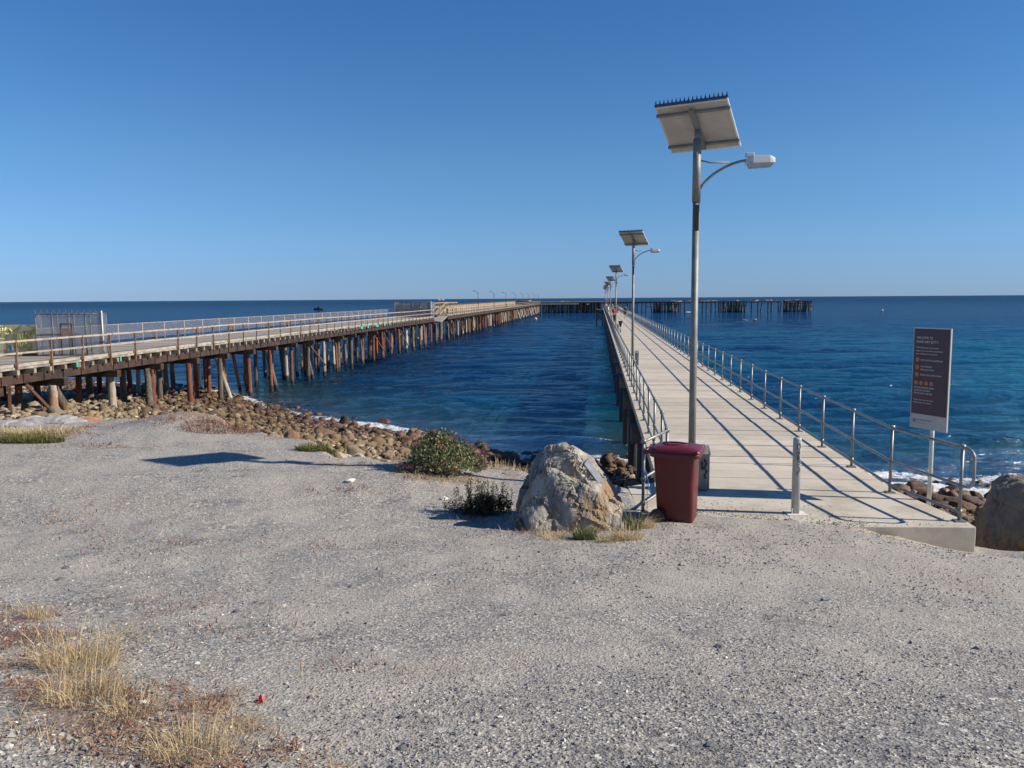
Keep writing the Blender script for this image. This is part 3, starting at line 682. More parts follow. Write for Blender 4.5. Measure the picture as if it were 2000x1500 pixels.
p = at(160, 829, 4.1); hh = [(a * .62 * s, b * .3 * s, z) for z, s in ((-.2, 1.2), (.08, 1), (.15, .6)) for a, b in ((-1, -.2), (-.5, -1), (.6, -.9), (1.2, .1), (.4, 1), (-.7, .8))]
tag(rock('orange_soil_heap', [hh], .04, orange, .03, p, -.1, 5, .03), 'low heap of orange soil by the first old jetty piles', 'soil heap')

# ------------------------------------------------------------------ concrete jetty
JA = math.atan(.1093); J0 = Vector((4.045, 12.0, 3.95))
def J(x, y, z=0.):     # jetty frame -> world
    return Vector((J0.x + x * math.cos(JA) + y * math.sin(JA), J0.y - x * math.sin(JA) + y * math.cos(JA), J0.z + z))
def Jinv(X, Y):
    dx, dy = X - J0.x, Y - J0.y; return dx * math.cos(JA) - dy * math.sin(JA), dx * math.sin(JA) + dy * math.cos(JA)
JL = 232.
jet = empty('concrete_jetty', J0, -JA, 'long straight modern jetty with concrete deck and steel handrails', 'jetty')
dk = MB(); pg = MB(); n = int((JL - .3) / .6)
for k in range(n):
    y = .32 + k * .6 + .3; gap = .035 if k % 12 == 3 else .018
    dk.box((0, y, -.09 + rnd.uniform(-.003, .003)), (3.54, .6 - gap, .18))
    if k < 130:
        for s in (-1, 1): pg.box((s * 1.36, y + .02, .003), (.11, .018, .012))  # short pale bars near both ends of the nearer planks
dk.build('deck', M['plank'], jet); pg.build('pale_bar', M['paletone'], jet)
eb = MB()
for s in (-1, 1): eb.box((s * 1.45, JL / 2 + .2, -.44), (.22, JL - .6, .5))
eb.build('edge_beam', M['darksteel'], jet)
yb = 3.6; nb = 0
pm = MB(); pm.tube([(0, 0, 0), (0, 0, 1)], .205, 14); pmesh = pm.mesh('pile', M['darksteel'])
ch = MB(); ch.box((0, 0, 0), (3.6, .6, .5)); chm = ch.mesh('headstock', M['crosshead'])
while yb < JL:
    link('headstock', chm, jet, (0, yb, -.93 - .02))
    for s in (-1, 1): link('pile', pmesh, jet, (s * 1.42, yb, -6.8), None, (1, 1, 5.65))
    yb += 7.2
# handrails
def railing(side, ys, parent, first_pts):
    """first_pts: (x,y) of the posts on the slab, nearest the viewer last"""
    rail = empty('handrail', (0, 0, 0)); rail.parent = parent
    post = MB(); post.tube([(0, 0, 0), (0, 0, 1.0)], .0225, 8); post.lathe([(.0, .0), (.034, 0), (.034, .05), (.0, .05)], 8, (0, 0, .44)); post.lathe([(.038, 0), (.038, .055), (.0, .055)], 8, (0, 0, .965))
    post.box((0, 0, .008), (.13, .13, .016)); post.lathe([(.035, 0), (.035, .06), (.024, .062)], 8, (0, 0, .1)); me = post.mesh('post', M['galv'])
    pts = first_pts + [(side * 1.645, y) for y in ys]
    for k, (x, y) in enumerate(pts[:100]): link('post', me, rail, (x, y, 0))
    if len(pts) > 100:
        far = MB()
        for x, y in pts[100:]: far.tube([(x, y, 0), (x, y, 1)], .024, 6)
        tag(far.build('post', M['galv'], rail), kind='stuff')
    return rail, pts
ysr = [y for y in np.arange(.0, JL - 1, 1.87)]
ex, ey = Jinv(5.861, 10.31); wx, wy = Jinv(5.668, 11.885)
ysR = [wy + 1.87 * k for k in range(1, int((JL - 2) / 1.87))]
rR, ptsR = railing(1, ysR, jet, [(ex, ey), (1.645, wy)])
lp = Jinv(1.80, 10.87); lc = Jinv(2.30, 11.80)
ysL = [lc[1] + 1.87 * k for k in range(1, int((JL - 2) / 1.87))]
rL, ptsL = railing(-1, ysL, jet, [lp, (lc[0], lc[1])])
def railtubes(parent, pts, hs, r):
    for h in hs:
        m = MB(); m.tube([(x, y, h) for x, y in pts], r, 8); m.build('rail', M['galv'], parent)
seg = lambda P: [P[0], P[1], P[2], P[len(P) // 3], P[-1]]
railtubes(rR, seg(ptsR), (.985, .12), .021); railtubes(rL, seg(ptsL), (.985, .48, .12), .021)
# right side: middle rail and top rail joined by a rounded loop past the last post
dv = Vector((ex - 1.645, ey - wy, 0)).normalized(); e = Vector((ex, ey, 0)); lo = []
for k in range(9):
    a = math.pi / 2 - math.pi * k / 8; q = .14
    lo.append(e + dv * (.10 + q * math.cos(a)) + Vector((0, 0, (.845 if math.sin(a) > 0 else .62) + q * math.sin(a))))
mm = MB(); mm.tube([e + Vector((0, 0, .985))] + lo + [e + Vector((0, 0, .48))] + [(x, y, .48) for x, y in seg(ptsR)[1:]], .021, 8); mm.build('rail', M['galv'], rR)
tp = MB(); px_, py_ = lp
tp.tube([(px_ + .02, py_, .56), (px_ - .03, py_ + .0, .60), (px_ - .02, py_ - .03, .57), (px_ + .03, py_ - .02, .60)], .008, 6)
tp.tube([(px_ + .035, py_ - .02, .58), (px_ + .06, py_ - .03, .45), (px_ + .07, py_ - .03, .33), (px_ + .10, py_ - .03, .28)], .007, 6)
tp.tube([(px_ + .03, py_ - .02, .57), (px_ + .05, py_ - .03, .35), (px_ + .055, py_ - .03, .05)], .004, 6); tp.build('blue_rope', M['bluetape'], rL)
# landing on the left, near the outer end
ld = empty('landing', (0, 0, 0)); ld.parent = jet
l = MB()
for x in (-3.5, -2.0):
    for y in (198, 203): l.tube([(x, y, -6.5), (x, y, .3)], .16, 8)
l.build('landing_frame', M['darksteel'], ld)
l = MB(); l.box((-2.75, 200.5, -1.1), (1.7, 5.4, .2)); l.box((-2.75, 200.5, -2.6), (1.7, 5.4, .16)); l.box((-2.75, 200.5, -.1), (1.7, 5.4, .18)); l.build('landing_floor', M['crosshead'], ld)
l = MB()
for x0, x1, z0, z1, y in ((-3.5, -2, -2.6, -1.1, 198), (-3.5, -2, -1.1, -2.6, 198), (-3.5, -2., -4, -4, 198)): l.tube([(x0, y, z0), (x1, y, z1)], .09, 6)
l.build('landing_brace', M['darksteel'], ld)

# ------------------------------------------------------------------ slab
sl = MB(); sl.prism([(1.72, 10.25), (5.93, 10.03), (5.97, 10.35), (5.90, 11.2), (5.82, 12.29), (2.30, 12.29 + .385), (1.80, 12.4)], 3.30, 3.95)
so = sl.build('concrete_slab', M['concrete'], None, .012); tag(so, 'pale concrete slab where the gravel meets the new jetty', 'slab')

# ------------------------------------------------------------------ solar lamps
def lamp_proto():
    r = empty('solar_street_lamp')
    m = MB(); m.tube([(0, 0, 0), (0, 0, 4.35)], [.056, .05], 14); m.tube([(0, 0, 4.352), (0, 0, 5.27)], [.061, .058], 14); m.lathe([(.10, 0), (.10, .012), (.06, .02)], 10); m.box((0, 0, .008), (.26, .26, .016)); m.build('pole', M['pole'], r)
    m = MB(); m.box((.0, -.058, 4.12), (.075, .008, .38)); m.build('label_band', M['darksteel'], r)
    m = MB(); m.tube([(.05 + .74 * (3 * q * q * (1 - q) * .62 + 3 * q * (1 - q) ** 2 * .18 + q ** 3), 0, 4.55 + .40 * (3 * q * (1 - q) ** 2 * .55 + 3 * q * q * (1 - q) * 1.0 + q ** 3)) for q in np.linspace(0, 1, 12)], .020, 8)
    m.tube([(.05, 0, 4.96), (.2, 0, 4.925), (.46, 0, 4.92)], .012, 6); m.build('arm', M['pole'], r)
    m = MB()
    sec = [(-.10, .08, .03), (.0, .10, .08), (.24, .10, .075), (.31, .085, .04)]
    v = []; f = []
    for (x, w, h) in sec: v += [(.80 + x, -w, 4.89), (.80 + x, w, 4.89), (.80 + x, w * .8, 4.925 + h), (.80 + x, -w * .8, 4.925 + h)]
    for i in range(3): f += [(i * 4 + a, i * 4 + (a + 1) % 4, i * 4 + 4 + (a + 1) % 4, i * 4 + 4 + a) for a in range(4)]
    f += [(3, 2, 1, 0), (12, 13, 14, 15)]; m.add(v, f); m.box((.76, 0, 5.02), (.12, .08, .06)); h_ = m.build('lamp_head', M['galvpale'], r, .006)
    m = MB(); 
    v = [(.73 + x, y, z) for x, y, z in ((0, -.095, 4.888), (.37, -.09, 4.888), (.37, .09, 4.888), (0, .095, 4.888), (.03, -.07, 4.83), (.33, -.07, 4.845), (.33, .07, 4.845), (.03, .07, 4.83))]
    m.add(v, [(0, 1, 5, 4), (1, 2, 6, 5), (2, 3, 7, 6), (3, 0, 4, 7), (4, 5, 6, 7)]); m.build('lens', M['lens'], h_)
    # solar panel: long axis ex_, slope direction down and away
    ex_ = Vector((.866, -.50, 0)).normalized(); hz = Vector((.50, .866, 0)).normalized(); ti = R(34)
    dn = hz * math.cos(ti) - Vector((0, 0, 1)) * math.sin(ti); nn = ex_.cross(dn); nn = nn if nn.z > 0 else -nn
    rot = Matrix.Rotation(JA, 3, 'Z')      # built in world directions, the lamp empty itself is turned
    ex_, dn, nn = rot @ ex_, rot @ dn, rot @ nn
    c0 = Vector((.02, .05, 5.46))
    def P(a, b, c): return c0 + ex_ * a + dn * b + nn * c
    def pbox(mb, a0, a1, b0, b1, c0_, c1): mb.add([P(a, b, c) for c in (c0_, c1) for a, b in ((a0, b0), (a1, b0), (a1, b1), (a0, b1))], [(3, 2, 1, 0), (4, 5, 6, 7), (0, 1, 5, 4), (1, 2, 6, 5), (2, 3, 7, 6), (3, 0, 4, 7)])
    for s in (-1, 1):
        a0, a1 = (-.53, -.006) if s < 0 else (.006, .53)
        m = MB(); pbox(m, a0, a1, -.475, .475, -.017, .006); pn = m.build('solar_panel', M['panelback'], r)
        m = MB()
        for q in ((a0, a1, -.475, -.45), (a0, a1, .45, .475), (a0, a0 + .02, -.45, .45), (a1 - .02, a1, -.45, .45)): pbox(m, q[0] - .003, q[1] + .003, q[2] - .003, q[3] + .003, -.020, .010)
        m.build('frame', M['panelframe'], pn)
        m = MB(); pbox(m, a0 + .02, a1 - .02, -.45, .45, .0065, .009); m.build('cells', M['cellblue'], pn)
    m = MB()
    for b in (-.32, .33): pbox(m, -.545, .545, b - .018, b + .018, -.055, -.018)
    pbox(m, -.04, .04, -.4, .4, -.085, -.056); m.tube([Vector((0, 0, 5.25)), Vector((0, 0, 5.30)), P(0, 0, -.07)], .045, 10); m.build('bracket', M['pole'], r)
    m = MB(); k = 18
    for i in range(k):
        a = -.52 + 1.04 * i / (k - 1)
        m.add([P(a - .024, -.475, 0), P(a + .024, -.475, 0), P(a, -.475, 0) + Vector((0, 0, .095)), P(a, -.475, .012)], [(0, 1, 2), (1, 3, 2), (3, 0, 2), (0, 3, 1)])
    for i in range(2): pbox(m, -.53 + .535 * i, -.005 + .535 * i, -.492, -.477, -.02, .03)
    m.build('bird_spikes', M['spike'], r)
    m = MB(); m.prism([(.10, -.09), (.26, -.09), (.26, .09), (.10, .09)], 0.02, .56); m.add([(.09, -.1, .561), (.27, -.1, .561), (.27, .1, .561), (.09, .1, .561), (.09, -.1, .58), (.27, -.1, .58), (.27, .1, .68), (.09, .1, .68)], [(3, 2, 1, 0), (4, 5, 6, 7), (0, 1, 5, 4), (1, 2, 6, 5), (2, 3, 7, 6), (3, 0, 4, 7)])
    m.build('control_box', M['pole'], r, .004)
    return r
lamp = lamp_proto()
ly = [(-.0), 22.6, 59.2, 95.5, 132, 168.5, 205]
labs = ['nearest tall solar lamp, standing on the slab behind the maroon bin', 'second solar lamp along the jetty, well beyond the bin', 'third solar lamp along the jetty, beside the black bait table', 'fourth solar lamp along the jetty, small in the distance',
        'fifth solar lamp along the jetty', 'sixth solar lamp along the jetty, second from its far end', 'farthest and smallest solar lamp near the outer end of the jetty']
for k, y in enumerate(ly):
    o = lamp if k == 0 else copy_tree(lamp)
    o.location = J(-1.30, y + .02); o.rotation_euler = (0, 0, -JA); tag(o, labs[k], 'street lamp', 'solar lamps along the jetty')
m = MB()
for pts in ([(.18, -.106, .50), (.21, -.106, .42), (.17, -.106, .36), (.22, -.106, .31), (.18, -.106, .25), (.2, -.106, .2)], [(.14, -.106, .46), (.15, -.106, .33)]): m.tube(pts, .011, 5)
m.build('graffiti', M['blackpaint'], lamp)
bt = empty('bait_table', J(-.95, 57.2), -JA, 'small black topped table on the jetty by the third lamp', 'table')
m = MB(); m.box((0, 0, .92), (.36, .36, .12)); m.add([(-.15, -.15, .86), (.15, -.15, .86), (.15, .15, .86), (-.15, .15, .86), (-.07, -.07, .5), (.07, -.07, .5), (.07, .07, .5), (-.07, .07, .5)], [(0, 4, 5, 1), (1, 5, 6, 2), (2, 6, 7, 3), (3, 7, 4, 0)]); m.build('table_top', M['rubber'], bt, .01)
m = MB(); m.tube([(0, 0, 0), (0, 0, .55)], .06, 10); m.box((0, 0, .01), (.24, .24, .02)); m.build('leg', M['galv'], bt)

# ------------------------------------------------------------------ bollard
b = empty('bollard', (3.86, 10.74, 3.952), 0, 'grey steel bollard with black scrawled graffiti on the slab', 'bollard')
m = MB(); m.lathe([(.055, .0), (.055, 1.03), (.052, 1.045), (.0, 1.046)], 24); m.build('tube', simple('bollard_steel', (.42, .44, .43), (.33, .35, .345), 6, .55, .2, .001, dirt=(.24, .21, .17)), b)
m = MB(); m.box((.0, 0, .004), (.26, .22, .012)); m.box((-.062, -.05, .05), (.014, .014, .07)); m.build('base_plate', M['paletone'], b, .003)
m = MB(); rb = .0565
STK = [[(.6, .06), (.35, .06), (.22, .10), (.3, .15), (.55, .16), (.75, .12), (.72, .07), (.55, .05)], [(.65, .17), (.62, .24), (.2, .20), (.1, .24)], [(.3, .17), (.55, .22), (.5, .27), (.3, .25)], [(.25, .26), (.35, .34), (.6, .33), (.62, .27)], [(.42, .27), (.45, .33)], [(.35, .38), (.7, .36), (.5, .36), (.85, .34), (.8, .40), (.35, .42), (.6, .46), (.8, .50), (.6, .54), (.2, .58)]]
for st in STK:
    pts = []
    for i in range(len(st) - 1):
        for q in range(4):
            t_ = q / 4; u_ = st[i][0] * (1 - t_) + st[i + 1][0] * t_; w_ = st[i][1] * (1 - t_) + st[i + 1][1] * t_
            a = -math.pi / 2 - .36 + (u_ - .5) * 1.5 + .45; pts.append((rb * math.cos(a), rb * math.sin(a), 1.02 - w_ * .80))
    a = -math.pi / 2 - .36 + (st[-1][0] - .5) * 1.5 + .45; pts.append((rb * math.cos(a), rb * math.sin(a), 1.02 - st[-1][1] * .80))
    m.tube(pts, .0042, 5)
m.build('graffiti', M['blackpaint'], b)

# ------------------------------------------------------------------ wheelie bin
def rrect(w, d, r, n=5):
    out = []
    for sx, sy, a0 in ((1, 1, 0), (-1, 1, 90), (-1, -1, 180), (1, -1, 270)):
        for k in range(n + 1):
            a = R(a0 + 90 * k / n); out.append((sx * (w / 2 - r) + r * math.cos(a), sy * (d / 2 - r) + r * math.sin(a)))
    return out
bn = empty('wheelie_bin', (2.17, 10.46, float(HT(2.15, 10.3)) - .03), R(-22), 'maroon wheelie bin with closed lid standing on the gravel edge', 'bin')
bn.scale = (.92, .94, .975)
m = MB(); S = [(0, .47, .42, .045, .02), (.03, .50, .45, .055, .02), (.55, .545, .50, .06, .01), (.90, .575, .535, .06, .0), (.905, .60, .555, .06, .0), (.955, .605, .56, .06, .0)]
loft(m, [[(x + dx, y, z) for x, y in rrect(w, d_, r_)] for z, w, d_, r_, dx in S], True)
for k in range(3): m.box((-.05 + .0 * k, -.2725 + .0, .42 + .0 * k), (.0, .0, .0)) if False else None
bb = m.build('body', M['maroonbin'], bn, .0)
m = MB()
loft(m, [[(x + dx, y, z) for x, y in rrect(w, d_, r_)] for z, w, d_, r_, dx in ((.905, .64, .585, .07, .0), (.915, .70, .60, .08, .01), (.965, .71, .605, .08, .012), (.972, .70, .595, .08, .012))], True)
m.build('rim', M['maroonbin'], bn)
m = MB()
loft(m, [[(x + dx, y, z + (.0 if True else 0)) for x, y in rrect(w, d_, r_)] for z, w, d_, r_, dx in ((.978, .715, .61, .08, .015), (.995, .715, .61, .08, .015), (1.025, .64, .54, .1, .01), (1.045, .50, .42, .12, -.01), (1.05, .40, .32, .12, -.02))], True)
loft(m, [[(x - .03, y, z) for x, y in rrect(w, d_, .14, 6)] for z, w, d_ in ((1.046, .36, .28), (1.066, .33, .25), (1.07, .28, .2))], True)
ldm = m.build('lid', M['maroonlid'], bn)
m = MB(); m.tube([(.30, -.30, .99), (.335, -.30, 1.0), (.335, -.17, 1.005), (.30, -.16, 1.01)], .022, 8); m.tube([(.30, .30, .99), (.335, .30, 1.0), (.335, .17, 1.005), (.30, .16, 1.01)], .022, 8); m.build('lid_handle', M['maroonlid'], ldm)
m = MB(); m.tube([(-.40, -.25, .975), (-.40, .25, .975)], .020, 8)
for y in (-.24, 0, .24): m.box((-.375, y, .965), (.12, .05, .05), 0, 0, R(-8))
m.build('handle', M['maroonbin'], bn)
for s in (-1, 1):
    w = empty('wheel', (-.215, s * .285, .10)); w.parent = bn
    m = MB(); m.lathe([(.10, -.028), (.105, -.018), (.105, .018), (.10, .028)], 24); ty = m.build('tyre', M['rubber'], w, 0, None, (R(90), 0, 0))
    m = MB(); m.lathe([(.075, -.031), (.07, -.034), (.02, -.038), (.02, .038), (.07, .034), (.075, .031)], 20); m.build('rim', simple('dark_grey_rim', (.045, .045, .048), (.03, .03, .03), 8, .5, 0, 0), w, 0, None, (R(90), 0, 0))
m = MB(); m.tube([(-.215, -.27, .10), (-.215, .27, .10)], .012, 8); m.build('axle', M['darksteel'], bn)

# ------------------------------------------------------------------ sign
sg = empty('jetty_rules_sign', (5.99, 11.41, 3.70), 0, 'tall dark maroon welcome sign on a steel post at the slab edge', 'sign')
A = Vector((5.862, 11.72, 6.44)); B = Vector((6.10, 11.16, 6.44)); ax = (B - A); SW = ax.length; ax.normalize(); SH = 1.46
nrm = Vector((ax.y, -ax.x, 0)); nrm = nrm if nrm.y < 0 else -nrm
rotM = Matrix((ax, (0, 0, 1), nrm)).transposed()           # local x along the panel, y up, z towards the reader
sgm = Matrix.Translation(A) @ rotM.to_4x4()
def sbuild(mb, name, mt, parent=None):
    o = mb.build(name, mt, parent or sg); return o
def SP(x, y, z=0): return sgm @ Vector((x, y, z)) - Vector(sg.location)
def sbox(mb, x0, x1, y0, y1, z0, z1): mb.add([SP(x, y, z) for z in (z0, z1) for x, y in ((x0, y0), (x1, y0), (x1, y1), (x0, y1))], [(3, 2, 1, 0), (4, 5, 6, 7), (0, 1, 5, 4), (1, 2, 6, 5), (2, 3, 7, 6), (3, 0, 4, 7)])
m = MB(); sbox(m, 0, SW, -SH, 0, -.025, 0); pan = sbuild(m, 'panel', M['signgrey'])
m = MB(); sbox(m, .014, SW - .014, -SH * .855, -.014, .001, .004); sbuild(m, 'dark_face', M['signdark'], pan)
m = MB(); m.tube([(0, 0, -.6), (0, 0, 2.5)], .030, 12); po = m.build('post', M['galvpale'], sg); po.location = nrm * -.062
dgc = []
def text(s, x, y, h, mt, name='lettering', w=None, z=.005):
    cu = bpy.data.curves.new('t', 'FONT'); cu.body = s; cu.size = h / .72; cu.extrude = .0004; cu.space_character = 1.04
    o = bpy.data.objects.new('t', cu); C.objects.link(o); bpy.context.view_layer.update()
    me = bpy.data.meshes.new_from_object(o.evaluated_get(bpy.context.evaluated_depsgraph_get()))
    bpy.data.objects.remove(o); ww = max(v.co.x for v in me.vertices) or 1; k = (w / ww) if w else 1
    me.transform(Matrix.Translation(-Vector(sg.location)) @ sgm @ Matrix.Translation((x, y, z)) @ Matrix.Diagonal((k, 1, 1, 1)))
    me.materials.clear(); me.materials.append(mt); return link(name, me, pan)
T = M['signtext']; X0 = .055; Hh = SH
for s, fy, h, w in [('WELCOME TO', .108, .034, .27), ('RAPID BAY JETTY', .148, .034, .36)]: text(s, X0, -fy * Hh, h, T, 'heading', w)
for s, fy, w in [('The following restrictions', .200, .37), ('apply to ensure the enjoyment', .231, .44), ('and safety of everyone', .262, .35)]: text(s, X0, -fy * Hh, .021, T, 'lettering', w)
for s, fy, w in [('NO DIVING/JUMPING', .325, .36), ('AUTHORISED', .388, .19), ('VEHICLES ONLY', .419, .235), ('DOGS ON LEASH ONLY', .470, .36)]: text(s, X0 + .085, -fy * Hh, .023, T, 'lettering', w)
for s, fy, w in [('NO DISCHARGE OF SPEAR', .598, .33), ('GUNS OR EXPOSED', .626, .27), ('SPEARS INTO THE SEA', .655, .31)]: text(s, X0 - .01, -fy * Hh, .023, T, 'lettering', w)
for s, fy, w in [('Please take care as jetty', .718, .33), ('surface may be uneven', .745, .30)]: text(s, X0 - .01, -fy * Hh, .020, T, 'lettering', w)
text('Government of South Australia', .12, -.918 * Hh, .017, M['signink'], 'lettering', .24); text('Department for Transport', .12, -.946 * Hh, .011, M['signink'], 'lettering', .17)
def ring(cx_, cy_, r, slash=False, fill=False, mt=None, nm='pictogram'):
    m = MB(); n = 20; v = []
    for k in range(n):
        a = 2 * math.pi * k / n
        for q in (r, r * .74): v.append(SP(cx_ + q * math.cos(a), cy_ + q * math.sin(a), .0052))
    m.add(v, [(2 * k, (2 * k + 2) % (2 * n), (2 * k + 3) % (2 * n), 2 * k + 1) for k in range(n)])
    if slash: m.add([SP(cx_ + a, cy_ + b_, .0056) for a, b_ in ((-r * .7, r * .55), (-r * .55, r * .7), (r * .7, -r * .55), (r * .55, -r * .7))], [(0, 1, 3, 2)] if False else [(0, 3, 2, 1)])
    m.add([SP(cx_ + a * r, cy_ + b_ * r, .0054) for a, b_ in ((-.2, -.45), (.2, -.4), (.32, .1), (.08, .5), (-.25, .2))], [(0, 1, 2, 3, 4)])
    m.build(nm, mt or M['signorange'], pan)
for fy, sl_ in ((.315, True), (.39, False), (.463, True)): ring(X0 + .03, -fy * Hh, .030, sl_)
for k in range(4): ring(X0 + .022 + k * .085, -.545 * Hh, .028, True)
ring(.075, -.925 * Hh, .026, False, True, M['signink'], 'crest')

# ------------------------------------------------------------------ old jetty
OA = math.atan(.0995); O0 = Vector((-24.2, 0, 0))
def O(y, off=0., z=0.):     # off: metres to the left of the near edge
    c, s = math.cos(OA), math.sin(OA); return Vector((O0.x + s * y - c * off, O0.y + c * y + s * off, z))
W_OLD = 5.9
unit = {}
for nm, mt, ta in (('pale', M['timberpale'], .82), ('dark', M['timberdark'], .85), ('rust', M['rustpile'], .95)):
    for v_ in range(3):
        m = MB(); pts = []; rs = []
        for k in range(7):
            t_ = k / 6; pts.append((.012 * math.sin(k * 2.1 + v_) * (1 if nm != 'rust' else .3), .010 * math.cos(k * 1.7 + v_), t_)); rs.append((1 - (1 - ta) * t_) * (1 + .06 * math.sin(k * 2.9 + v_ * 2)))
        # radius is in unit scale so a pile object scales x,y by its radius
        loft(m, [[(p_[0] * 4 + r_ * math.cos(.6283 * j), p_[1] * 4 + r_ * math.sin(.6283 * j), p_[2]) for j in range(10)] for p_, r_ in zip(pts, rs)], True); unit[nm, v_] = m.mesh('pile', mt)
def pile(parent, p0, p1, r, kind):
    d_ = Vector(p1) - Vector(p0); q = d_.to_track_quat('Z', 'Y')
    return link('pile', unit[kind, rnd.randrange(3)], parent, p0, q.to_euler(), (r, r, d_.length))
def pile_mb(mb, p0, p1, r): mb.tube([p0, p1], [r * 1.05, r * .95], 8)
def old_section(y0, y1, zf, label, bent, rail_gap, near):
    sec = empty('old_jetty_section', (0, 0, 0), 0, label, 'jetty')
    def pt(y, off, dz): return O(y, off, zf(y) + dz)
    # deck boards as one warped strip with irregular edge
    m = MB(); ysd = np.arange(y0, y1 + .01, 2.0); v = []
    for y in ysd:
        wob = .03 * math.sin(y * 1.3) + rnd.uniform(-.02, .02)
        for off in (.0, W_OLD): v += [pt(y, off, wob), pt(y, off, wob - .09)]
    f = []
    for k in range(len(ysd) - 1):
        a = k * 4; b_ = a + 4
        f += [(a, a + 2, b_ + 2, b_), (a + 1, b_ + 1, b_ + 3, a + 3), (a, b_, b_ + 1, a + 1), (a + 2, a + 3, b_ + 3, b_ + 2)]
    f += [(0, 1, 3, 2), (len(v) - 4, len(v) - 2, len(v) - 1, len(v) - 3)]
    m.add([Vector(q) for q in v], f); m.build('deck', M['deckboards'], sec)
    m = MB(); 
    for off in (.16, W_OLD - .16): m.bar(pt(y0, off, .075), pt(y1, off, .075), .22, .13)
    m.build('kerb', M['oldrail'], sec)
    m = MB(); y = y0 + .4
    while y < y1:
        m.bar(pt(y, -.22, -.2), pt(y, W_OLD + .2, -.2), .16, .2); y += 1.02 if near else 1.6
    m.build('joists', M['joist'], sec)
    m = MB()
    for off in (.05, 2.0, 3.9, W_OLD - .05): m.bar(pt(y0, off, -.50), pt(y1, off, -.50), .16, .38)
    y = y0 + .6
    while y < y1 and near: m.bar(pt(y, -.05, -.31), pt(y, -.05, -.70), .06, .035); y += 1.3
    m.build('girder', M['girder'], sec)
    kinds = ['pale', 'rust', 'dark', 'rust', 'pale']; far = MB(); cnt = 0; fk = {k: MB() for k in ('pale', 'rust', 'dark')}
    y = bent[0]; bi = 0
    while y < y1 - .3:
        hd = MB(); hd.bar(pt(y, -.45, -.86), pt(y, W_OLD + .4, -.86), .34, .34); hd.build('crosshead', M['girder'], sec)
        gz = lambda P_: min(float(HT(P_.x, P_.y, False)), 0.6) - .6 if P_.y > 55 else float(HT(P_.x, P_.y, False)) - .5
        specs = [(.1, 0), (1.9 + rnd.uniform(-.2, .2), 0), (3.9 + rnd.uniform(-.2, .2), 0), (W_OLD - .1, 0)]
        if y > 55 and near: specs.append((2.9 + rnd.uniform(-.4, .4), rnd.choice((0, .6))))
        if bi % 2 == 0 or not near: specs.append((.35, rnd.choice((-1., 1.1, .9))))
        if bi % 3 == 1: specs.append((W_OLD - .6, -1.2))
        for si, (off, lean) in enumerate(specs):
            yy = y + rnd.uniform(-.18, .18); kd = (('pale' if y < 42 else rnd.choice(('rust', 'rust', 'dark', 'pale'))) if si == 0 else rnd.choice(('rust', 'dark', 'pale', 'dark', 'rust')))
            if not near and si in (0, 4): kd = rnd.choice(('pale', 'rust', 'pale', 'rust', 'dark'))
            top = pt(yy, off, -1.0); r_ = (.20 if kd != 'rust' else .165) * (1 if yy < 50 else .84)
            foot = O(yy + lean * (.9 if near else 1.6), off - abs(lean) * .5 + rnd.uniform(-.12, .12), 0); foot.z = gz(foot)
            if (near and cnt < 99) or (not near and ((si == 0) or (si == 4 and bi % 2 == 0 and cnt < 99))): pile(sec, foot, top, r_ * rnd.uniform(.9, 1.1), kd); cnt += 1
            else: pile_mb(fk[kd], foot, top, r_)
        y += bent[1]; bi += 1
    for kd, mb in fk.items():
        if mb.v:
            tag(mb.build('pile', {'pale': M['timberpale'], 'rust': M['rustpile'], 'dark': M['timberdark']}[kd], sec), kind='stuff')
    # bracing
    y = bent[0]
    while y < y1 - bent[1]:
        if rnd.random() < .35 and y > 52: m = MB(); m.bar(pt(y, -.05, -1.1), pt(y + bent[1], -.05, -3.2 if y > 55 else -1.7), .05, .12); m.build('brace', M['rust'], sec)
        y += bent[1]
    # near railing
    rail = empty('railing'); rail.parent = sec
    pm_ = MB(); pm_.box((0, 0, .35), (.085, .085, 1.6)); pme = pm_.mesh('post', M['rustpost'])
    pm2 = MB(); pm2.box((0, 0, .35), (.05, .05, 1.6)); pme2 = pm2.mesh('post', M['girder'])
    y = y0 + .3; k = 0; stuffp = MB()
    while y < y1:
        skip = rail_gap and abs(y - 45.6) < .7
        if not skip:
            p_ = pt(y, -.06, 0)
            if k < 95: link('post', pme if rnd.random() < .6 else pme2, rail, p_, (rnd.gauss(0, .012), rnd.gauss(0, .012), OA))
            else: stuffp.box(p_ + Vector((0, 0, .35)), (.08, .08, 1.6))
        y += 2.22; k += 1
    if stuffp.v: tag(stuffp.build('post', M['rustpost'], rail), kind='stuff')
    for hz_, rr_ in ((1.12, .04), (.60, .035)):
        y = y0
        while y < y1 - .1:
            ye = min(y + 11.1, y1); q = [pt(y + (ye - y) * j / 5, -.06, hz_ + rnd.uniform(-.02, .02)) for j in range(6)]
            m = MB(); 
            for j in range(5): m.bar(q[j], q[j + 1], rr_ * 2, rr_ * 2)
            m.build('rail', M['rustrail'] if (hz_ > 1 and rnd.random() < .5) or (near and hz_ > 1 and 38 < y < 75) else M['oldrail'], rail); y = ye
    return sec, pt
zf1 = lambda y: 4.15; zf2 = lambda y: 4.15 + (y - 132) * .0014
s1, pt1 = old_section(18., 124.0, zf1, 'rusty near section of the old timber jetty on the left', (20.0, 4.1), True, True)
s2, pt2 = old_section(136.0, 382.0, zf2, 'farther section of the old timber jetty beyond the collapsed gap', (137., 4.9), False, False)
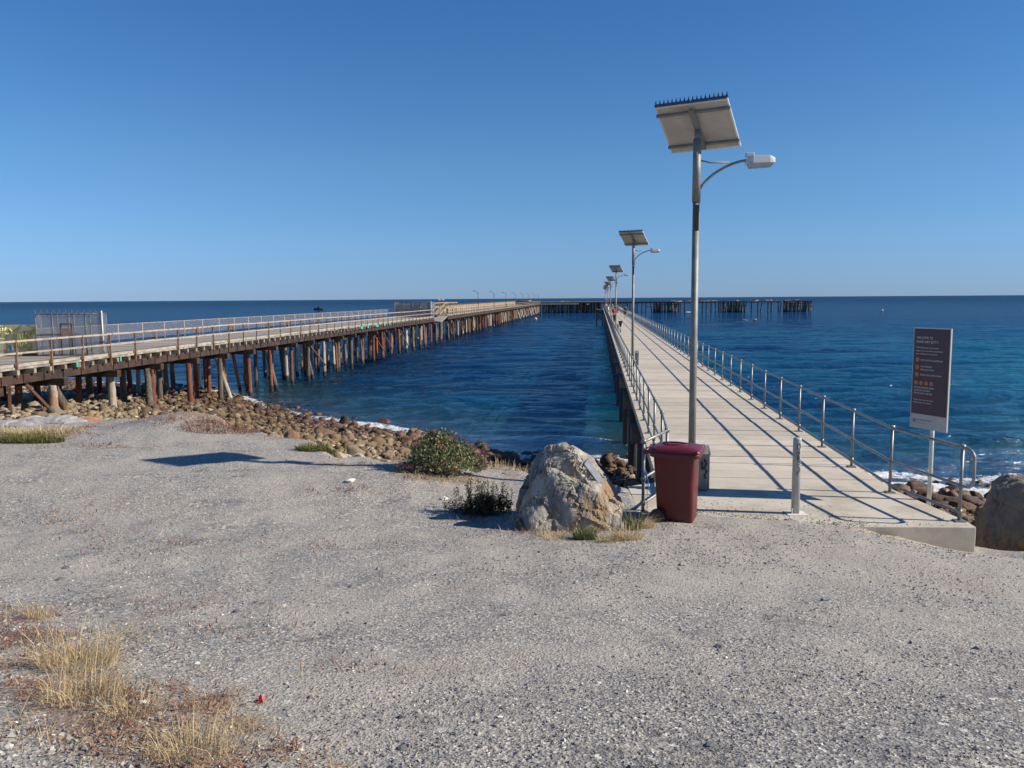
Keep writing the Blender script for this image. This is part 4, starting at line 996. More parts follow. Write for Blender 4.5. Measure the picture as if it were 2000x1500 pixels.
# turquoise paint blotches on the near deck edge
m = MB()
for y, w in ((37.5, .14), (41., .12), (84., .9), (86.5, .6), (90, 1.0), (93.5, .6), (96, .4)): m.bar(O(y, -.235, 3.98), O(y + w, -.235, 3.98), .01, .24)
m.build('turquoise_paint', M['greenpaint'], s1)
# far side rusty posts and the wire fence
y = 43.
while y < 80: fr = MB(); fr.box(O(y, W_OLD - .02, 4.48), (.2, .2, .8), -OA); fr.build('far_side_stub', M['rustpost'], s1); y += 6.1
fe = empty('wire_fence', (0, 0, 0), 0, 'long chain link fence along the far side of the old jetty', 'fence')
pm_ = MB(); pm_.tube([(0, 0, 0), (0, 0, 1.32)], .028, 8); fpm = pm_.mesh('post', M['rustrail']); y = 33.6
while y < 118.: link('post', fpm, fe, O(y, W_OLD - .5, 4.15)); y += 2.75
m = MB(); m.tube([O(33.6, W_OLD - .5, 5.46), O(75, W_OLD - .5, 5.46), O(117.5, W_OLD - .5, 5.46)], .026, 6); m.build('top_rail', M['oldrail'], fe)
m = MB(); a_, b_ = O(33.6, W_OLD - .5, 4.5), O(117.5, W_OLD - .5, 4.5); L_ = (b_ - a_).length
m.add([(0, 0, 0), (L_, 0, 0), (L_, 0, .94), (0, 0, .94)], [(0, 1, 2, 3)]); mo = m.build('wire_mesh', M['mesh'], fe); mo.location = a_; mo.rotation_euler = (0, 0, math.atan2(b_.y - a_.y, b_.x - a_.x))

# mesh cage with barbed wire, near left
def cage(name, label, corner, wid, dep, hgt, rz, boards=None, coil=True, right_pole=True):
    c = empty(name, corner, rz, label, 'cage')
    m = MB()
    xs = np.linspace(0, -wid, 5)
    for x in xs[1:]:
        for y in (0, dep): m.tube([(x, y, 0), (x, y, hgt)], .03, 8)
    m.tube([(0, dep, 0), (0, dep, hgt)], .03, 8)
    for z in (.05, hgt * .5, hgt - .03):
        for y in (0, dep): m.tube([(0, y, z), (-wid, y, z)], .022, 6)
        for x in (0, -wid): m.tube([(x, 0, z), (x, dep, z)], .022, 6)
    m.build('frame', M['barb'], c)
    if right_pole: m = MB(); m.tube([(0.02, -.04, -.05), (0.02, -.04, hgt + .12)], .035, 10); m.build('post', M['galvpale'], c)
    for a, b2, rot in (((-wid, -.0), wid, 0), ((-wid, dep), wid, 0), ((0, 0), dep, 90), ((-wid, 0), dep, 90)):
        m = MB(); m.add([(0, 0, 0), (b2, 0, 0), (b2, 0, hgt), (0, 0, hgt)], [(0, 1, 2, 3)]); m.build('wire_mesh', M['cagemesh'], c, 0, (a[0], a[1], 0), (0, 0, R(rot)))
    if coil:
        m = MB(); pts = []; n_ = int(wid / .28) * 14
        for k in range(n_ + 1): a = 2 * math.pi * k / 14; pts.append((-wid * k / n_, .12 * math.sin(a) - .02, hgt + .08 + .12 * math.cos(a)))
        m.tube(pts, .012, 5); m.build('barbed_wire', M['barb'], c)
    return c
c1 = at(203, 694, 4.16)
cg = cage('wire_cage', 'grey wire mesh cage with coiled barbed wire beside the graffiti board', c1, 3.1, .7, 2.15, R(10))
m = MB(); m.bar((-1.95, .0, .05), (-1.95, .0, 1.62), .05, .05); m.bar((-1.45, .0, .05), (-1.45, .0, 1.62), .05, .05); m.bar((-1.95, 0, 1.62), (-1.45, 0, 1.62), .05, .05); m.build('door_frame', M['darksteel'], cg)
m = MB(); m.box((-1.70, -.03, 1.22), (.50, .02, .34)); m.build('plate', M['brownsign'], cg)
gb = empty('graffiti_board', c1 + Vector((-3.28, -.1, .12)), R(3), 'olive board painted with yellow graffiti on the old jetty deck', 'board')
m = MB(); m.box((-2.2, 0, .74), (4.4, .10, 1.46)); m.build('board', M['olive'], gb)
m = MB(); m.box((-.5, .15, -.06), (.5, .5, .12)); m.box((-2.4, .15, -.06), (.5, .5, .12)); m.build('foot', M['darksteel'], gb)
def strokes(L, x0, z0, s, r_):
    m = MB()
    for st in L: m.tube([(x0 + a * s, -.054, z0 + b_ * s) for a, b_ in st], r_, 5)
    return m
TUN = [[(0, .9), (.15, 1.1), (.5, 1.0)], [(.3, 1.05), (.25, .5), (.3, .1)], [(.55, .9), (.5, .4), (.65, .15), (.85, .3), (.9, 1.0)], [(1.05, .1), (1.1, 1.3), (1.3, .5), (1.4, 1.4)], [(1.6, 1.3), (2.1, 1.5), (1.7, .9), (1.75, .6), (2.2, .8), (2.3, .3), (1.8, .1)]]
TU2 = [[(0, .6), (.5, .75)], [(.25, .65), (.2, .0)], [(.55, .6), (.5, .1), (.8, .05), (.9, .7)], [(1.0, 0), (1.05, .7), (1.3, .1), (1.4, .8)], [(1.6, .7), (2., .8), (1.6, .1), (2.1, .2)]]
ANK = [[(0, 0), (.3, 1.0), (.5, 0)], [(.15, .4), (.45, .45)], [(.65, 0), (.7, 1.0), (1.0, .1), (1.1, 1.0)], [(1.3, 0), (1.35, 1.05)], [(1.8, 1.1), (1.4, .5), (1.9, .1), (2.1, .3)], [(2.2, .9), (2.5, .6), (2.4, .1), (2.1, -.1)]]
strokes(TUN, -1.02, .66, .38, .030).build('yellow_graffiti', M['yellowpaint'], gb); strokes(TU2, -.98, .34, .32, .026).build('yellow_graffiti', M['yellowpaint'], gb)
strokes(ANK, -2.15, .92, .38, .034).build('yellow_graffiti', M['yellowpaint'], gb); strokes([[(0, 0), (2., .1)]], -2.35, .74, .4, .02).build('yellow_graffiti', M['yellowpaint'], gb)
strokes([[(0, .9), (.1, .5), (.25, 0)], [(.15, .9), (.2, .5), (.3, .05)]], -1.35, .0, .5, .05).build('blue_paint', M['bluepaint'], gb)
# cage closing the outer end of the near section
e2_ = O(122.6, .1, 4.16)
cg2 = cage('end_cage', 'dark wire cage closing off the end of the near old jetty section', e2_, 5.6, 3.0, 2.35, -OA, coil=False, right_pole=True)
tanb = simple('tan_board', (.50, .45, .36), (.36, .33, .27), 2, .85, 0, 0); gryb = simple('blue_grey_board', (.15, .19, .25), (.24, .26, .27), 2, .8, 0, 0)
for x0, x1, z0, z1, mt in ((-5.5, -4.2, .1, 2.1, tanb), (-4.1, -3.3, .1, 2.1, tanb), (-3.2, -1.7, .1, 2.1, gryb), (-1.55, -.8, .1, 2.1, tanb), (-.7, -.1, .1, 2.2, gryb)):
    m = MB(); m.box(((x0 + x1) / 2, .1, (z0 + z1) / 2), (x1 - x0, .04, z1 - z0)); m.build('board', mt, cg2)

# collapsed gap: leaning deck, broken girders, timber ramp, free piles
cl = empty('collapsed_span', (0, 0, 0), 0, 'collapsed tilted deck span between the two old jetty sections', 'jetty')
m = MB(); m.add([O(129.5, -.1, 3.25), O(136, 0, 4.1), O(136, 4.6, 4.25), O(130.5, 4.4, 3.9), O(129.5, -.1, 3.1), O(136, 0, 3.95), O(136, 4.6, 4.1), O(130.5, 4.4, 3.75)], [(0, 1, 2, 3), (7, 6, 5, 4), (0, 4, 5, 1), (1, 5, 6, 2), (2, 6, 7, 3), (3, 7, 4, 0)]); m.build('tilted_deck', M['deckboards'], cl)
m = MB(); m.bar(O(124.2, .6, 3.6), O(130, 2.5, 4.5), .3, .4); m.bar(O(124.2, 2.6, 3.4), O(131, 4, 4.4), .3, .3); m.bar(O(125, -.1, 3.2), O(128.5, 1.6, 4.3), .25, .25); m.build('broken_girder', M['rust'], cl)
for y, off in ((126.5, .2), (128.6, 3.), (131.0, .3), (133., 4.5), (133.5, .6), (128, 5.4)): pile(cl, O(y, off, -1.2), O(y + .3, off, 3.1), .2, rnd.choice(('dark', 'pale', 'dark')))
rp = empty('timber_ramp', (0, 0, 0), 0, 'timber stair ramp with arched handrails beside the collapsed span', 'stair')
arc = [(134.0, 4.6), (139.5, 5.65), (144, 5.7), (152, 5.7)]
for off in (1.0, 2.8):
    m = MB()
    for k in range(3): m.bar(O(arc[k][0], off, arc[k][1] + .55), O(arc[k + 1][0], off, arc[k + 1][1] + .55), .12, .16); m.bar(O(arc[k][0], off, arc[k][1] - .2), O(arc[k + 1][0], off, arc[k + 1][1] - .35), .12, .2)
    for k in range(12):
        y = 134.2 + k * 1.5; z = np.interp(y, [a for a, _ in arc], [b_ for _, b_ in arc]); m.bar(O(y, off, z - .3), O(y, off, z + .55), .09, .09)
    m.build('handrail', simple('tan_timber', (.36, .26, .15), (.25, .18, .11), 2, .85, 0, 0), rp)
m = MB()
for k in range(3): m.bar(O(arc[k][0], 1.9, arc[k][1] - .3), O(arc[k + 1][0], 1.9, arc[k + 1][1] - .45), 1.8, .1)
for y in (141, 147, 151): m.bar(O(y, 1.1, 4.1), O(y, 1.1, 5.3), .15, .15); m.bar(O(y, 2.7, 4.1), O(y, 2.7, 5.3), .15, .15)
m.build('ramp_deck', M['oldrail'], rp)
for y, ln in ((262, 4), (275, 3.5), (287, 4), (312, 4.5), (324, 5), (338, 4)):
    pile(s2, O(y - ln * .6, -1.7, -1), O(y + ln * .3, .1, 3.6), .2, 'pale')
# broken outer pier fragment seen through the gap
bp = empty('broken_pier_fragment', (0, 0, 0), 0, 'ruined pier fragment on dark piles seen through the jetty gap', 'jetty')
m = MB(); m.bar(O(165, 13., 5.25), O(176, 6.8, 5.25), 3.5, .25); m.bar(O(160, 12, 4.55), O(171, 7.5, 4.7), 1.5, .3); m.build('deck', M['oldrail'], bp)
for k in range(7): pile(bp, O(163.5 + k * 1.8, 13.4 - k * 1.05, -1), O(163.5 + k * 1.8, 13.4 - k * 1.05, 5.1), .24, 'dark')
m = MB(); m.bar(O(165, 13., 4.7), O(176, 6.8, 4.7), .5, .5); m.build('girder', M['girder'], bp)
# long tan fence on far side of the farther section
tf = empty('tan_timber_fence', (0, 0, 0), 0, 'long tan timber fence along the farther old jetty section', 'fence')
m = MB(); y = 152.
while y < 318: m.bar(O(y, W_OLD - .3, zf2(y) + .72 + rnd.uniform(-.04, .04)), O(y + 2.3, W_OLD - .3, zf2(y) + .72 + rnd.uniform(-.04, .04)), .06, 1.3); y += 2.4
m.build('boards', simple('tan_fence_board', (.34, .25, .16), (.24, .17, .11), .6, .9, 0, 0), tf)
m = MB(); y = 152.
while y < 320: m.box(O(y - .05, W_OLD - .3, zf2(y) + .85), (.14, .14, 1.7)); y += 2.4
m.build('posts', M['oldrail'], tf)
shed = empty('ruined_shed_frame', O(318, 4.2, zf2(318)), -OA, 'low dark ruined shed frame on the outer old jetty', 'shed')
m = MB()
for x in (-3, -1, 1, 3):
    for y in (0, 9, 18, 27): m.box((x, y, .6), (.3, .3, 1.2))
m.build('frame', M['girder'], shed); m = MB(); m.box((0, 13.5, 1.32), (7.5, 29, .22)); m.build('roof', M['rust'], shed); m = MB(); m.box((2.0, 5, 1.62), (3, 6, .35)); m.box((1., 20, 1.62), (4, 5, .3)); m.build('stacked_timber', M['oldrail'], shed)

# lamp posts with short arms along the old jetty
olp = empty('old_lamp_post'); m = MB(); m.tube([(0, 0, 0), (0, 0, 4.1)], [.07, .055], 8); m.build('pole', M['darksteel'], olp)
m = MB(); m.tube([(0, 0, 4.0), (-.25, 0, 4.12), (-.75, 0, 4.33)], .035, 6); m.build('arm', M['darksteel'], olp); m = MB(); m.box((-.92, 0, 4.40), (.5, .2, .09), 0, 0, R(-18)); m.build('lamp_head', M['darksteel'], olp)
ords = ['nearest', 'second', 'third', 'fourth', 'fifth', 'sixth', 'seventh', 'eighth and farthest']
for k in range(8):
    o = olp if k == 0 else copy_tree(olp); y = 176 + k * 28.6
    o.location = O(y, .45, zf2(y)); o.rotation_euler = (0, 0, -OA); tag(o, f'{ords[k]} dark lamp post in the row along the old jetty', 'lamp post', 'lamp posts along the old jetty')

# T-head across the end
TZ = 5.0
th_ = empty('cross_jetty', (0, 0, 0), 0, 'ruined cross head of the old jetty standing on dark piles', 'jetty')
def TL(px): # world x on the head's front line for a photograph column
    u_ = (px - 1000) / 1570; Yf = 384.; 
    for _ in range(8): xw = u_ * (Yf * .9944 + .3); Yf = 384. - (xw - 14) * .13
    return xw, Yf
def tseg(mb, p0, p1, z, h, dep=7., dy=0.):
    a = TL(p0); b_ = TL(p1); mb.bar((a[0], a[1] + dy + dep / 2, z), (b_[0], b_[1] + dy + dep / 2, z), dep, h)
m = MB(); tseg(m, 1050, 1186, TZ - .3, .55, 14.); tseg(m, 1186, 1318, TZ - .35, .7); m.build('deck', M['girder'], th_)
m = MB(); tseg(m, 1048, 1180, TZ + .10, .24, 13.); m.build('deck_boards', M['oldrail'], th_)
m = MB(); tseg(m, 1057, 1130, TZ - .82, .3, 1.2, -1.4); tseg(m, 1146, 1151, TZ - 1., .35, 1., -1.2); m.build('walkway', simple('sunlit_pale_walkway', (.80, .70, .55), (.66, .52, .38), .4, .9, 0, 0), th_)  # pale colour stands in for sunlight the front face barely gets
m = MB()
for a, b_, z in ((1318, 1340, 0), (1340, 1368, -.35), (1368, 1400, -.2), (1400, 1416, 0), (1416, 1460, .1), (1462, 1480, -.2), (1480, 1503, -.1), (1503, 1528, -.15), (1536, 1590, .1)):
    tseg(m, a, b_, TZ - .3 + z, .4, 5.)
m.build('beam', M['girder'], th_)
m = MB()
for k in range(46):
    px = rnd.choice((rnd.uniform(1316, 1375), rnd.uniform(1376, 1400), rnd.uniform(1410, 1460), rnd.uniform(1463, 1527), rnd.uniform(1538, 1588), rnd.uniform(1100, 1130))); a = TL(px)
    m.box((a[0], a[1] + rnd.uniform(0, 4), TZ + rnd.uniform(.0, .45)), (rnd.uniform(.8, 3.2), .6, rnd.uniform(.15, .45)), rnd.uniform(-.4, .4), 0, rnd.uniform(-.15, .15))
m.build('debris', simple('pink_grey_debris', (.46, .34, .29), (.30, .2, .16), .5, .9, 0, 0), th_)
up = {}
m = MB(); m.tube([(0, 0, 0), (0, 0, 1)], .26, 8); um = m.mesh('pile', M['timberdark']); m = MB(); m.tube([(0, 0, 0), (0, 0, 1)], .2, 8); um2 = m.mesh('pile', M['rustpile'])
cols = [1242, 1246, 1255, 1263, 1272] + list(np.arange(1279, 1331, 3.2)) + [1339, 1362, 1374, 1381, 1391, 1399] + list(np.arange(1406, 1416, 3.)) + list(np.arange(1417, 1461, 2.8)) + [1470, 1482, 1490, 1502, 1509, 1523, 1528] + list(np.arange(1537, 1591, 3.2))
colsL = list(np.arange(1057, 1240, 4.6)); cnt = 0; st_ = MB()
for px in cols + colsL:
    a = TL(px); ln = rnd.choice((0, 0, 0, 0, .8, -.8)); q = Vector((a[0], a[1] + rnd.uniform(.2, 1.2), TZ - .5))
    if cnt < 98:
        ft = q + Vector((ln, 0, 0)); ft.z = -1.5; d_ = q - ft; link('pile', um if rnd.random() < .8 else um2, th_, ft, d_.to_track_quat('Z', 'Y').to_euler(), (1, 1, d_.length)); cnt += 1
    else: st_.tube([q, (q.x, q.y, -1.5)], .26, 6)
for px in list(np.arange(1062, 1178, 2.6)) + list(np.arange(1282, 1330, 3)) + list(np.arange(1420, 1460, 3)) + list(np.arange(1540, 1588, 3.)):
    a = TL(px); st_.tube([(a[0], a[1] + rnd.uniform(3, 9), TZ - .4), (a[0], a[1] + 6, -1.5)], .28, 6)
tag(st_.build('pile', M['timberdark'], th_), kind='stuff')
for px0, px1, z in ((1262, 1277, 2.6), (1417, 1460, 2.8), (1537, 1590, 2.4), (1540, 1588, 3.9), (1280, 1330, 3.6)): m = MB(); tseg(m, px0, px1, z, .25, .3, -.2); m.build('brace', M['girder'], th_)

# fallen rusty bars on the rocks at far left
for a_, b_, w_, h_, lb_ in ((at(32, 826, 1.9), at(94, 797, 2.3), .12, .22, 'broad rusty girder sloping down to the flat rocks at the far left'), (at(94, 795, 2.4), at(52, 752, 3.6), .06, .14, 'thin rusty bar leaning from the sloping girder up to the old jetty'),
        (at(20, 822, 1.9), at(18, 755, 3.4), .12, .12, 'upright rusty bar under the old jetty at the far left'), (at(-20, 815, 1.8), at(34, 800, 2.2), .14, .14, 'rusty beam lying on the rocks at the left picture edge')):
    rb_ = MB(); rb_.bar(a_, b_, w_, h_); tag(rb_.build('fallen_girder', M['rust']), lb_, 'girder', 'fallen rusty girders under the old jetty')

# ------------------------------------------------------------------ people
def skinned(verts, edges, rad, m, sub=1):
    me = bpy.data.meshes.new('body'); bm = bmesh.new(); sk = bm.verts.layers.skin.verify(); vs = [bm.verts.new(v) for v in verts]
    for a, b_ in edges: bm.edges.new((vs[a], vs[b_]))
    for v_, r_ in zip(vs, rad): v_[sk].radius = (r_, r_) if not isinstance(r_, tuple) else r_
    vs[0][sk].use_root = True; bm.to_mesh(me); bm.free()
    o = bpy.data.objects.new('tmp', me); C.objects.link(o)
    o.modifiers.new('s', 'SKIN'); ss = o.modifiers.new('u', 'SUBSURF'); ss.levels = sub; ss.render_levels = sub
    realize(o); me2 = o.data; bpy.data.objects.remove(o); me2.materials.clear(); me2.materials.append(m)
    me2.polygons.foreach_set('use_smooth', [True] * len(me2.polygons)); return me2
def figure(pose, female=False):
    """joint positions for a 1.72 m person facing -y"""
    sw = .19 if not female else .17
    st = {'stand': (.09, 0, .09, 0), 'walk': (.08, -.22, .08, .20)}[pose]
    J_ = {'pel': (0, 0, .93), 'waist': (0, 0, 1.08), 'chest': (0, -.01, 1.28), 'neck0': (0, 0, 1.42), 'neck': (0, -.01, 1.49), 'head': (0, -.02, 1.58), 'crown': (0, -.01, 1.67)}
    V = [J_[k] for k in ('pel', 'waist', 'chest', 'neck0', 'neck', 'head', 'crown')]; E_ = [(i, i + 1) for i in range(6)]; Rr = [(.13, .10), (.12, .09), (.15, .10), (.075, .065), (.05, .05), (.085, .095), (.06, .07)]
    def chain(root, pts, rs):
        p_ = root
        for q, r_ in zip(pts, rs): V.append(q); Rr.append((r_, r_)); E_.append((p_, len(V) - 1)); p_ = len(V) - 1
        return p_
    for s, (dx, dy) in ((-1, (st[0], st[1])), (1, (st[2], st[3]))):
        chain(0, [(s * .09, dy * .12, .86), (s * .10, dy * .5 - .03 * abs(dy) * 4, .48), (s * .10, dy, .10), (s * .10, dy - .02, .045), (s * .11, dy - .16, .03)], [.085, .058, .04, .04, .032])
        sg_ = -1 if dy > 0 else 1
        hnd = chain(3, [(s * sw, 0, 1.40), (s * (sw + .05), .02 + .02 * sg_, 1.13), (s * (sw + .06), -.10 - abs(dy) * .6 * sg_, .91), (s * (sw + .06), -.13 - abs(dy) * .7 * sg_, .84)], [.06, .042, .03, .028])
        hx, hy, hz_ = V[hnd]
        for k in range(4): chain(hnd, [(hx - s * .01, hy - .03 + .02 * k, hz_ - .05), (hx - s * .02, hy - .035 + .02 * k, hz_ - .09 + .006 * abs(k - 1))], [.009, .008])
        chain(hnd, [(hx - s * .015, hy - .045, hz_ - .02), (hx - s * .03, hy - .06, hz_ - .045)], [.010, .008])
    return V, E_, Rr
def hair_mesh(m, cap=False):
    bm = bmesh.new(); bmesh.ops.create_uvsphere(bm, u_segments=14, v_segments=10, radius=1)
    for v in bm.verts:
        v.co = Vector((v.co.x * .092, v.co.y * .108 + .012, v.co.z * .105)); 
        if v.co.y < -.06 and v.co.z < .045: v.co.y = -.06
        if v.co.z < -.05: v.co.z = -.05
        v.co += Vector((0, -.01, 1.635))
    if cap:
        vs = [bm.verts.new(p_) for p_ in ((-.08, -.09, 1.665), (.08, -.09, 1.665), (.06, -.20, 1.65), (-.06, -.20, 1.65))]; bm.faces.new(vs)
    me = bpy.data.meshes.new('hair'); bm.to_mesh(me); bm.free(); me.materials.append(m); return me
def face_mesh():
    m = MB()
    for s in (-1, 1): m.lathe([(.0, -.006), (.008, 0), (0, .006)], 6, (s * .032, -.108, 1.60))
    return m
body_cache = {}
def person(label, x, y, h, rz, pose, shirt, legs, hair, longlegs=True, cap=False):
    if pose not in body_cache:
        V, E_, Rr = figure(pose); b_me = skinned(V, E_, Rr, M['skin'], 2)
        def sub(names):   # clothes: grow the same skeleton slightly larger over chosen bones
            idx = names; mp = {k: i for i, k in enumerate(idx)}
            return [V[k] for k in idx], [(mp[a], mp[b_]) for a, b_ in E_ if a in mp and b_ in mp], [tuple(q * 1.0 + .016 for q in Rr[k]) for k in idx]
        # vertex layout: 0-6 spine/head; per side: 7 hip,8 knee,9 ankle,10 heel,11 toe,12 shoulder,13 elbow,14 wrist,15 palm, + fingers (10 verts)
        n_side = 19
        up_ = [1, 0, 2, 3, 12, 13, 12 + n_side, 13 + n_side]; tr_ = [0, 7, 8, 9, 7 + n_side, 8 + n_side, 9 + n_side]; so_ = [0, 7, 8, 7 + n_side, 8 + n_side]; bo_ = [10, 11, 9]
        body_cache[pose] = (b_me, [sub(q) for q in (up_, tr_, so_)])
    b_me, subs = body_cache[pose]
    z = J0.z; p_ = J(x, y); k = h / 1.72
    r = empty('person', p_, rz - JA, label, 'person', 'people on the jetty'); r.scale = (k, k, k)
    link('body', b_me, r)
    ms = simple('shirt_cloth', shirt, None, 8, .85, 0, 0); ml = simple('leg_cloth', legs, None, 8, .85, 0, 0); mh = simple('hair_or_hat', hair, None, 12, .8, 0, 0)
    link('shirt', skinned(*subs[0], ms), r); link('trousers' if longlegs else 'shorts', skinned(*subs[1 if longlegs else 2], ml), r)
    link('cap' if cap else 'hair', hair_mesh(mh, cap), r)
    m = MB(); m.lathe([(.0, 0), (.014, .005), (.006, .03), (0, .035)], 6, (0, -.118, 1.565)); m.tube([(-.022, -.103, 1.54), (.022, -.103, 1.54)], .005, 5); m.build('nose_and_mouth', M['skin'], r)
    face_mesh().build('eyes', M['blackpaint'], r)
PEOPLE = [('person in black trousers and red top leaning forward by a lamp', -1.0, 85., 1.78, 0.3, 'walk', (.42, .045, .06), (.012, .013, .018), (.06, .03, .02), True, False),
    ('person in white shirt and grey trousers standing against the left rail', -1.35, 118., 1.75, 1.4, 'stand', (.75, .76, .78), (.35, .32, .28), (.05, .03, .02), True, False),
    ('person in blue shirt and black trousers in mid jetty, walking away', .55, 140., 1.72, math.pi, 'walk', (.10, .17, .33), (.015, .015, .03), (.02, .015, .01), True, False),
    ('person in black shirt and shorts with bare legs walking near right rail', .98, 106., 1.76, math.pi, 'walk', (.02, .02, .022), (.02, .025, .03), (.04, .02, .015), False, False),
    ('person in pink top leaning at the right rail', 1.38, 113., 1.62, -1.3, 'stand', (.62, .32, .30), (.5, .45, .42), (.2, .1, .06), True, False),
    ('person in tan shirt with a white cap behind the red top', -.45, 132., 1.8, .2, 'stand', (.33, .24, .13), (.10, .11, .08), (.8, .8, .8), True, True),
    ('person in white top among the crowd at the far left rail', -1.25, 176., 1.75, 1.2, 'stand', (.8, .8, .82), (.06, .08, .16), (.7, .7, .7), True, True),
    ('person in pale pink top in the crowd at the far left rail', -1.05, 166., 1.7, .9, 'stand', (.62, .42, .38), (.05, .09, .2), (.10, .05, .03), True, False),
    ('person in navy top in the crowd at the far left rail', -1.35, 190., 1.72, 1.5, 'stand', (.03, .05, .12), (.25, .33, .42), (.03, .02, .02), True, False),
    ('person in white top and light jeans behind the lamp posts', -.85, 150., 1.7, -.4, 'stand', (.72, .70, .68), (.24, .36, .5), (.12, .07, .04), True, False),
    ('person in black jacket far out near the right rail', 1.15, 186., 1.75, -1., 'stand', (.02, .02, .025), (.02, .02, .02), (.3, .18, .13), True, False),
    ('person in dark maroon jacket far out beside the black jacket', .75, 178., 1.72, 2.2, 'stand', (.06, .02, .03), (.02, .02, .03), (.05, .03, .02), True, False)]
for a in PEOPLE: person(*a)

# ------------------------------------------------------------------ things on the water
sn = empty('snorkeller', (at(1473, 627, 0)), R(10), 'snorkeller with yellow hood swimming right of the jetty', 'person')
hood = simple('yellow_hood', (.62, .58, .18), (.5, .45, .1), 5, .5, 0, 0); suit = simple('dark_wetsuit', (.02, .03, .035), (.03, .04, .05), 5, .5, 0, 0)
V = [(0, 0, .12), (-.5, 0, .06), (-.95, 0, .02), (.15, 0, .18), (.34, 0, .32), (-1.4, .12, -.02), (-1.9, .15, -.05), (-1.4, -.12, -.02), (-1.9, -.15, -.05), (.2, .3, .08), (.5, .42, .05), (.75, .4, .0), (.2, -.3, .08), (.5, -.42, .05), (.75, -.4, .0)]
link('body', skinned(V, [(0, 1), (1, 2), (0, 3), (3, 4), (2, 5), (5, 6), (2, 7), (7, 8), (0, 9), (9, 10), (10, 11), (0, 12), (12, 13), (13, 14)], [.22, .19, .16, .13, .2, .1, .07, .1, .07, .09, .07, .05, .09, .07, .05], suit, 2), sn)
bm = bmesh.new(); bmesh.ops.create_uvsphere(bm, u_segments=14, v_segments=10, radius=.25); bmesh.ops.translate(bm, verts=bm.verts, vec=(.38, 0, .42)); me = bpy.data.meshes.new('hood'); bm.to_mesh(me); bm.free(); me.materials.append(hood); link('hood', me, sn)
m = MB(); m.bar((-1.9, 0, .22), (-3.4, 0, .5), .22, .08); m.build('fin', M['galvpale'], sn)
def hullboat(name, label, loc, L, W, H_, rz, m1, m2, cat='boat', cabin=True):
    r = empty(name, loc, rz, label, cat); m = MB(); rings = []
    for t_ in np.linspace(-1, 1, 9):
        w = W / 2 * (1 - max(0, t_) ** 2.2) ** .8 * (1 if t_ > -.95 else .85) + .01; sheer = H_ * (1 + .25 * max(0, t_) ** 2)
        rings.append([(t_ * L / 2, -w, sheer), (t_ * L / 2, -w * .8, .05), (t_ * L / 2, 0, -.12), (t_ * L / 2, w * .8, .05), (t_ * L / 2, w, sheer), (t_ * L / 2, 0, sheer * .8)])
    loft(m, rings, True); m.build('hull', m1, r)
    if cabin:
        m = MB(); m.add([(-L * .18, -W * .3, H_), (L * .2, -W * .28, H_), (L * .2, W * .28, H_), (-L * .18, W * .3, H_), (-L * .15, -W * .26, H_ * 2), (L * .08, -W * .22, H_ * 1.9), (L * .08, W * .22, H_ * 1.9), (-L * .15, W * .26, H_ * 2)], [(0, 1, 5, 4), (1, 2, 6, 5), (2, 3, 7, 6), (3, 0, 4, 7), (4, 5, 6, 7)]); m.build('cabin', m2, r)
    return r
wp = simple('white_boat_paint', (.78, .78, .76), (.7, .7, .68), 3, .4, 0, 0)
hullboat('white_boat', 'small white boat low on the water behind the nearest lamp pole', at(1351, 611, 0), 5.6, 1.7, .5, R(8), wp, wp, cabin=False)
hullboat('dark_boat', 'small dark boat with a wake beyond the old jetty', at(622, 605, 0), 7, 2.4, 1.0, R(170), M['darksteel'], M['darksteel'])
hb = hullboat('distant_boat', 'tiny white twin hulled boat near the horizon left of the gap', (-420, 4700, 0), 16, 6, 3.2, R(0), wp, wp)
o = copy_tree(hb); o.location = (-398, 4700, 0); tag(o, 'second tiny white boat near the horizon beside its twin', 'boat'); tag(hb, 'tiny white boat near the horizon left of its twin', 'boat')
for px, py, c_, lab in [(1723, 607, (.75, .7, .62), 'small pale buoy far right on the open water'), (1046, 624, (.72, .5, .22), 'pale orange buoy floating in front of the old jetty')]:
    bq = empty('buoy', at(px, py, 0), 0, lab, 'buoy'); m = MB(); m.lathe([(.02, -.3), (.35, -.15), (.5, .15), (.42, .45), (.16, .62), (.1, .7)], 14); m.build('float', simple('buoy_paint', c_, None, 3, .5, 0, 0), bq)
    m = MB(); m.tube([(0, 0, .69), (0, 0, 1.0)], .05, 6); m.lathe([(.0, 0), (.12, .02), (.12, .1), (0, .12)], 8, (0, 0, .98)); m.build('top_mark', M['rustpost'], bq)

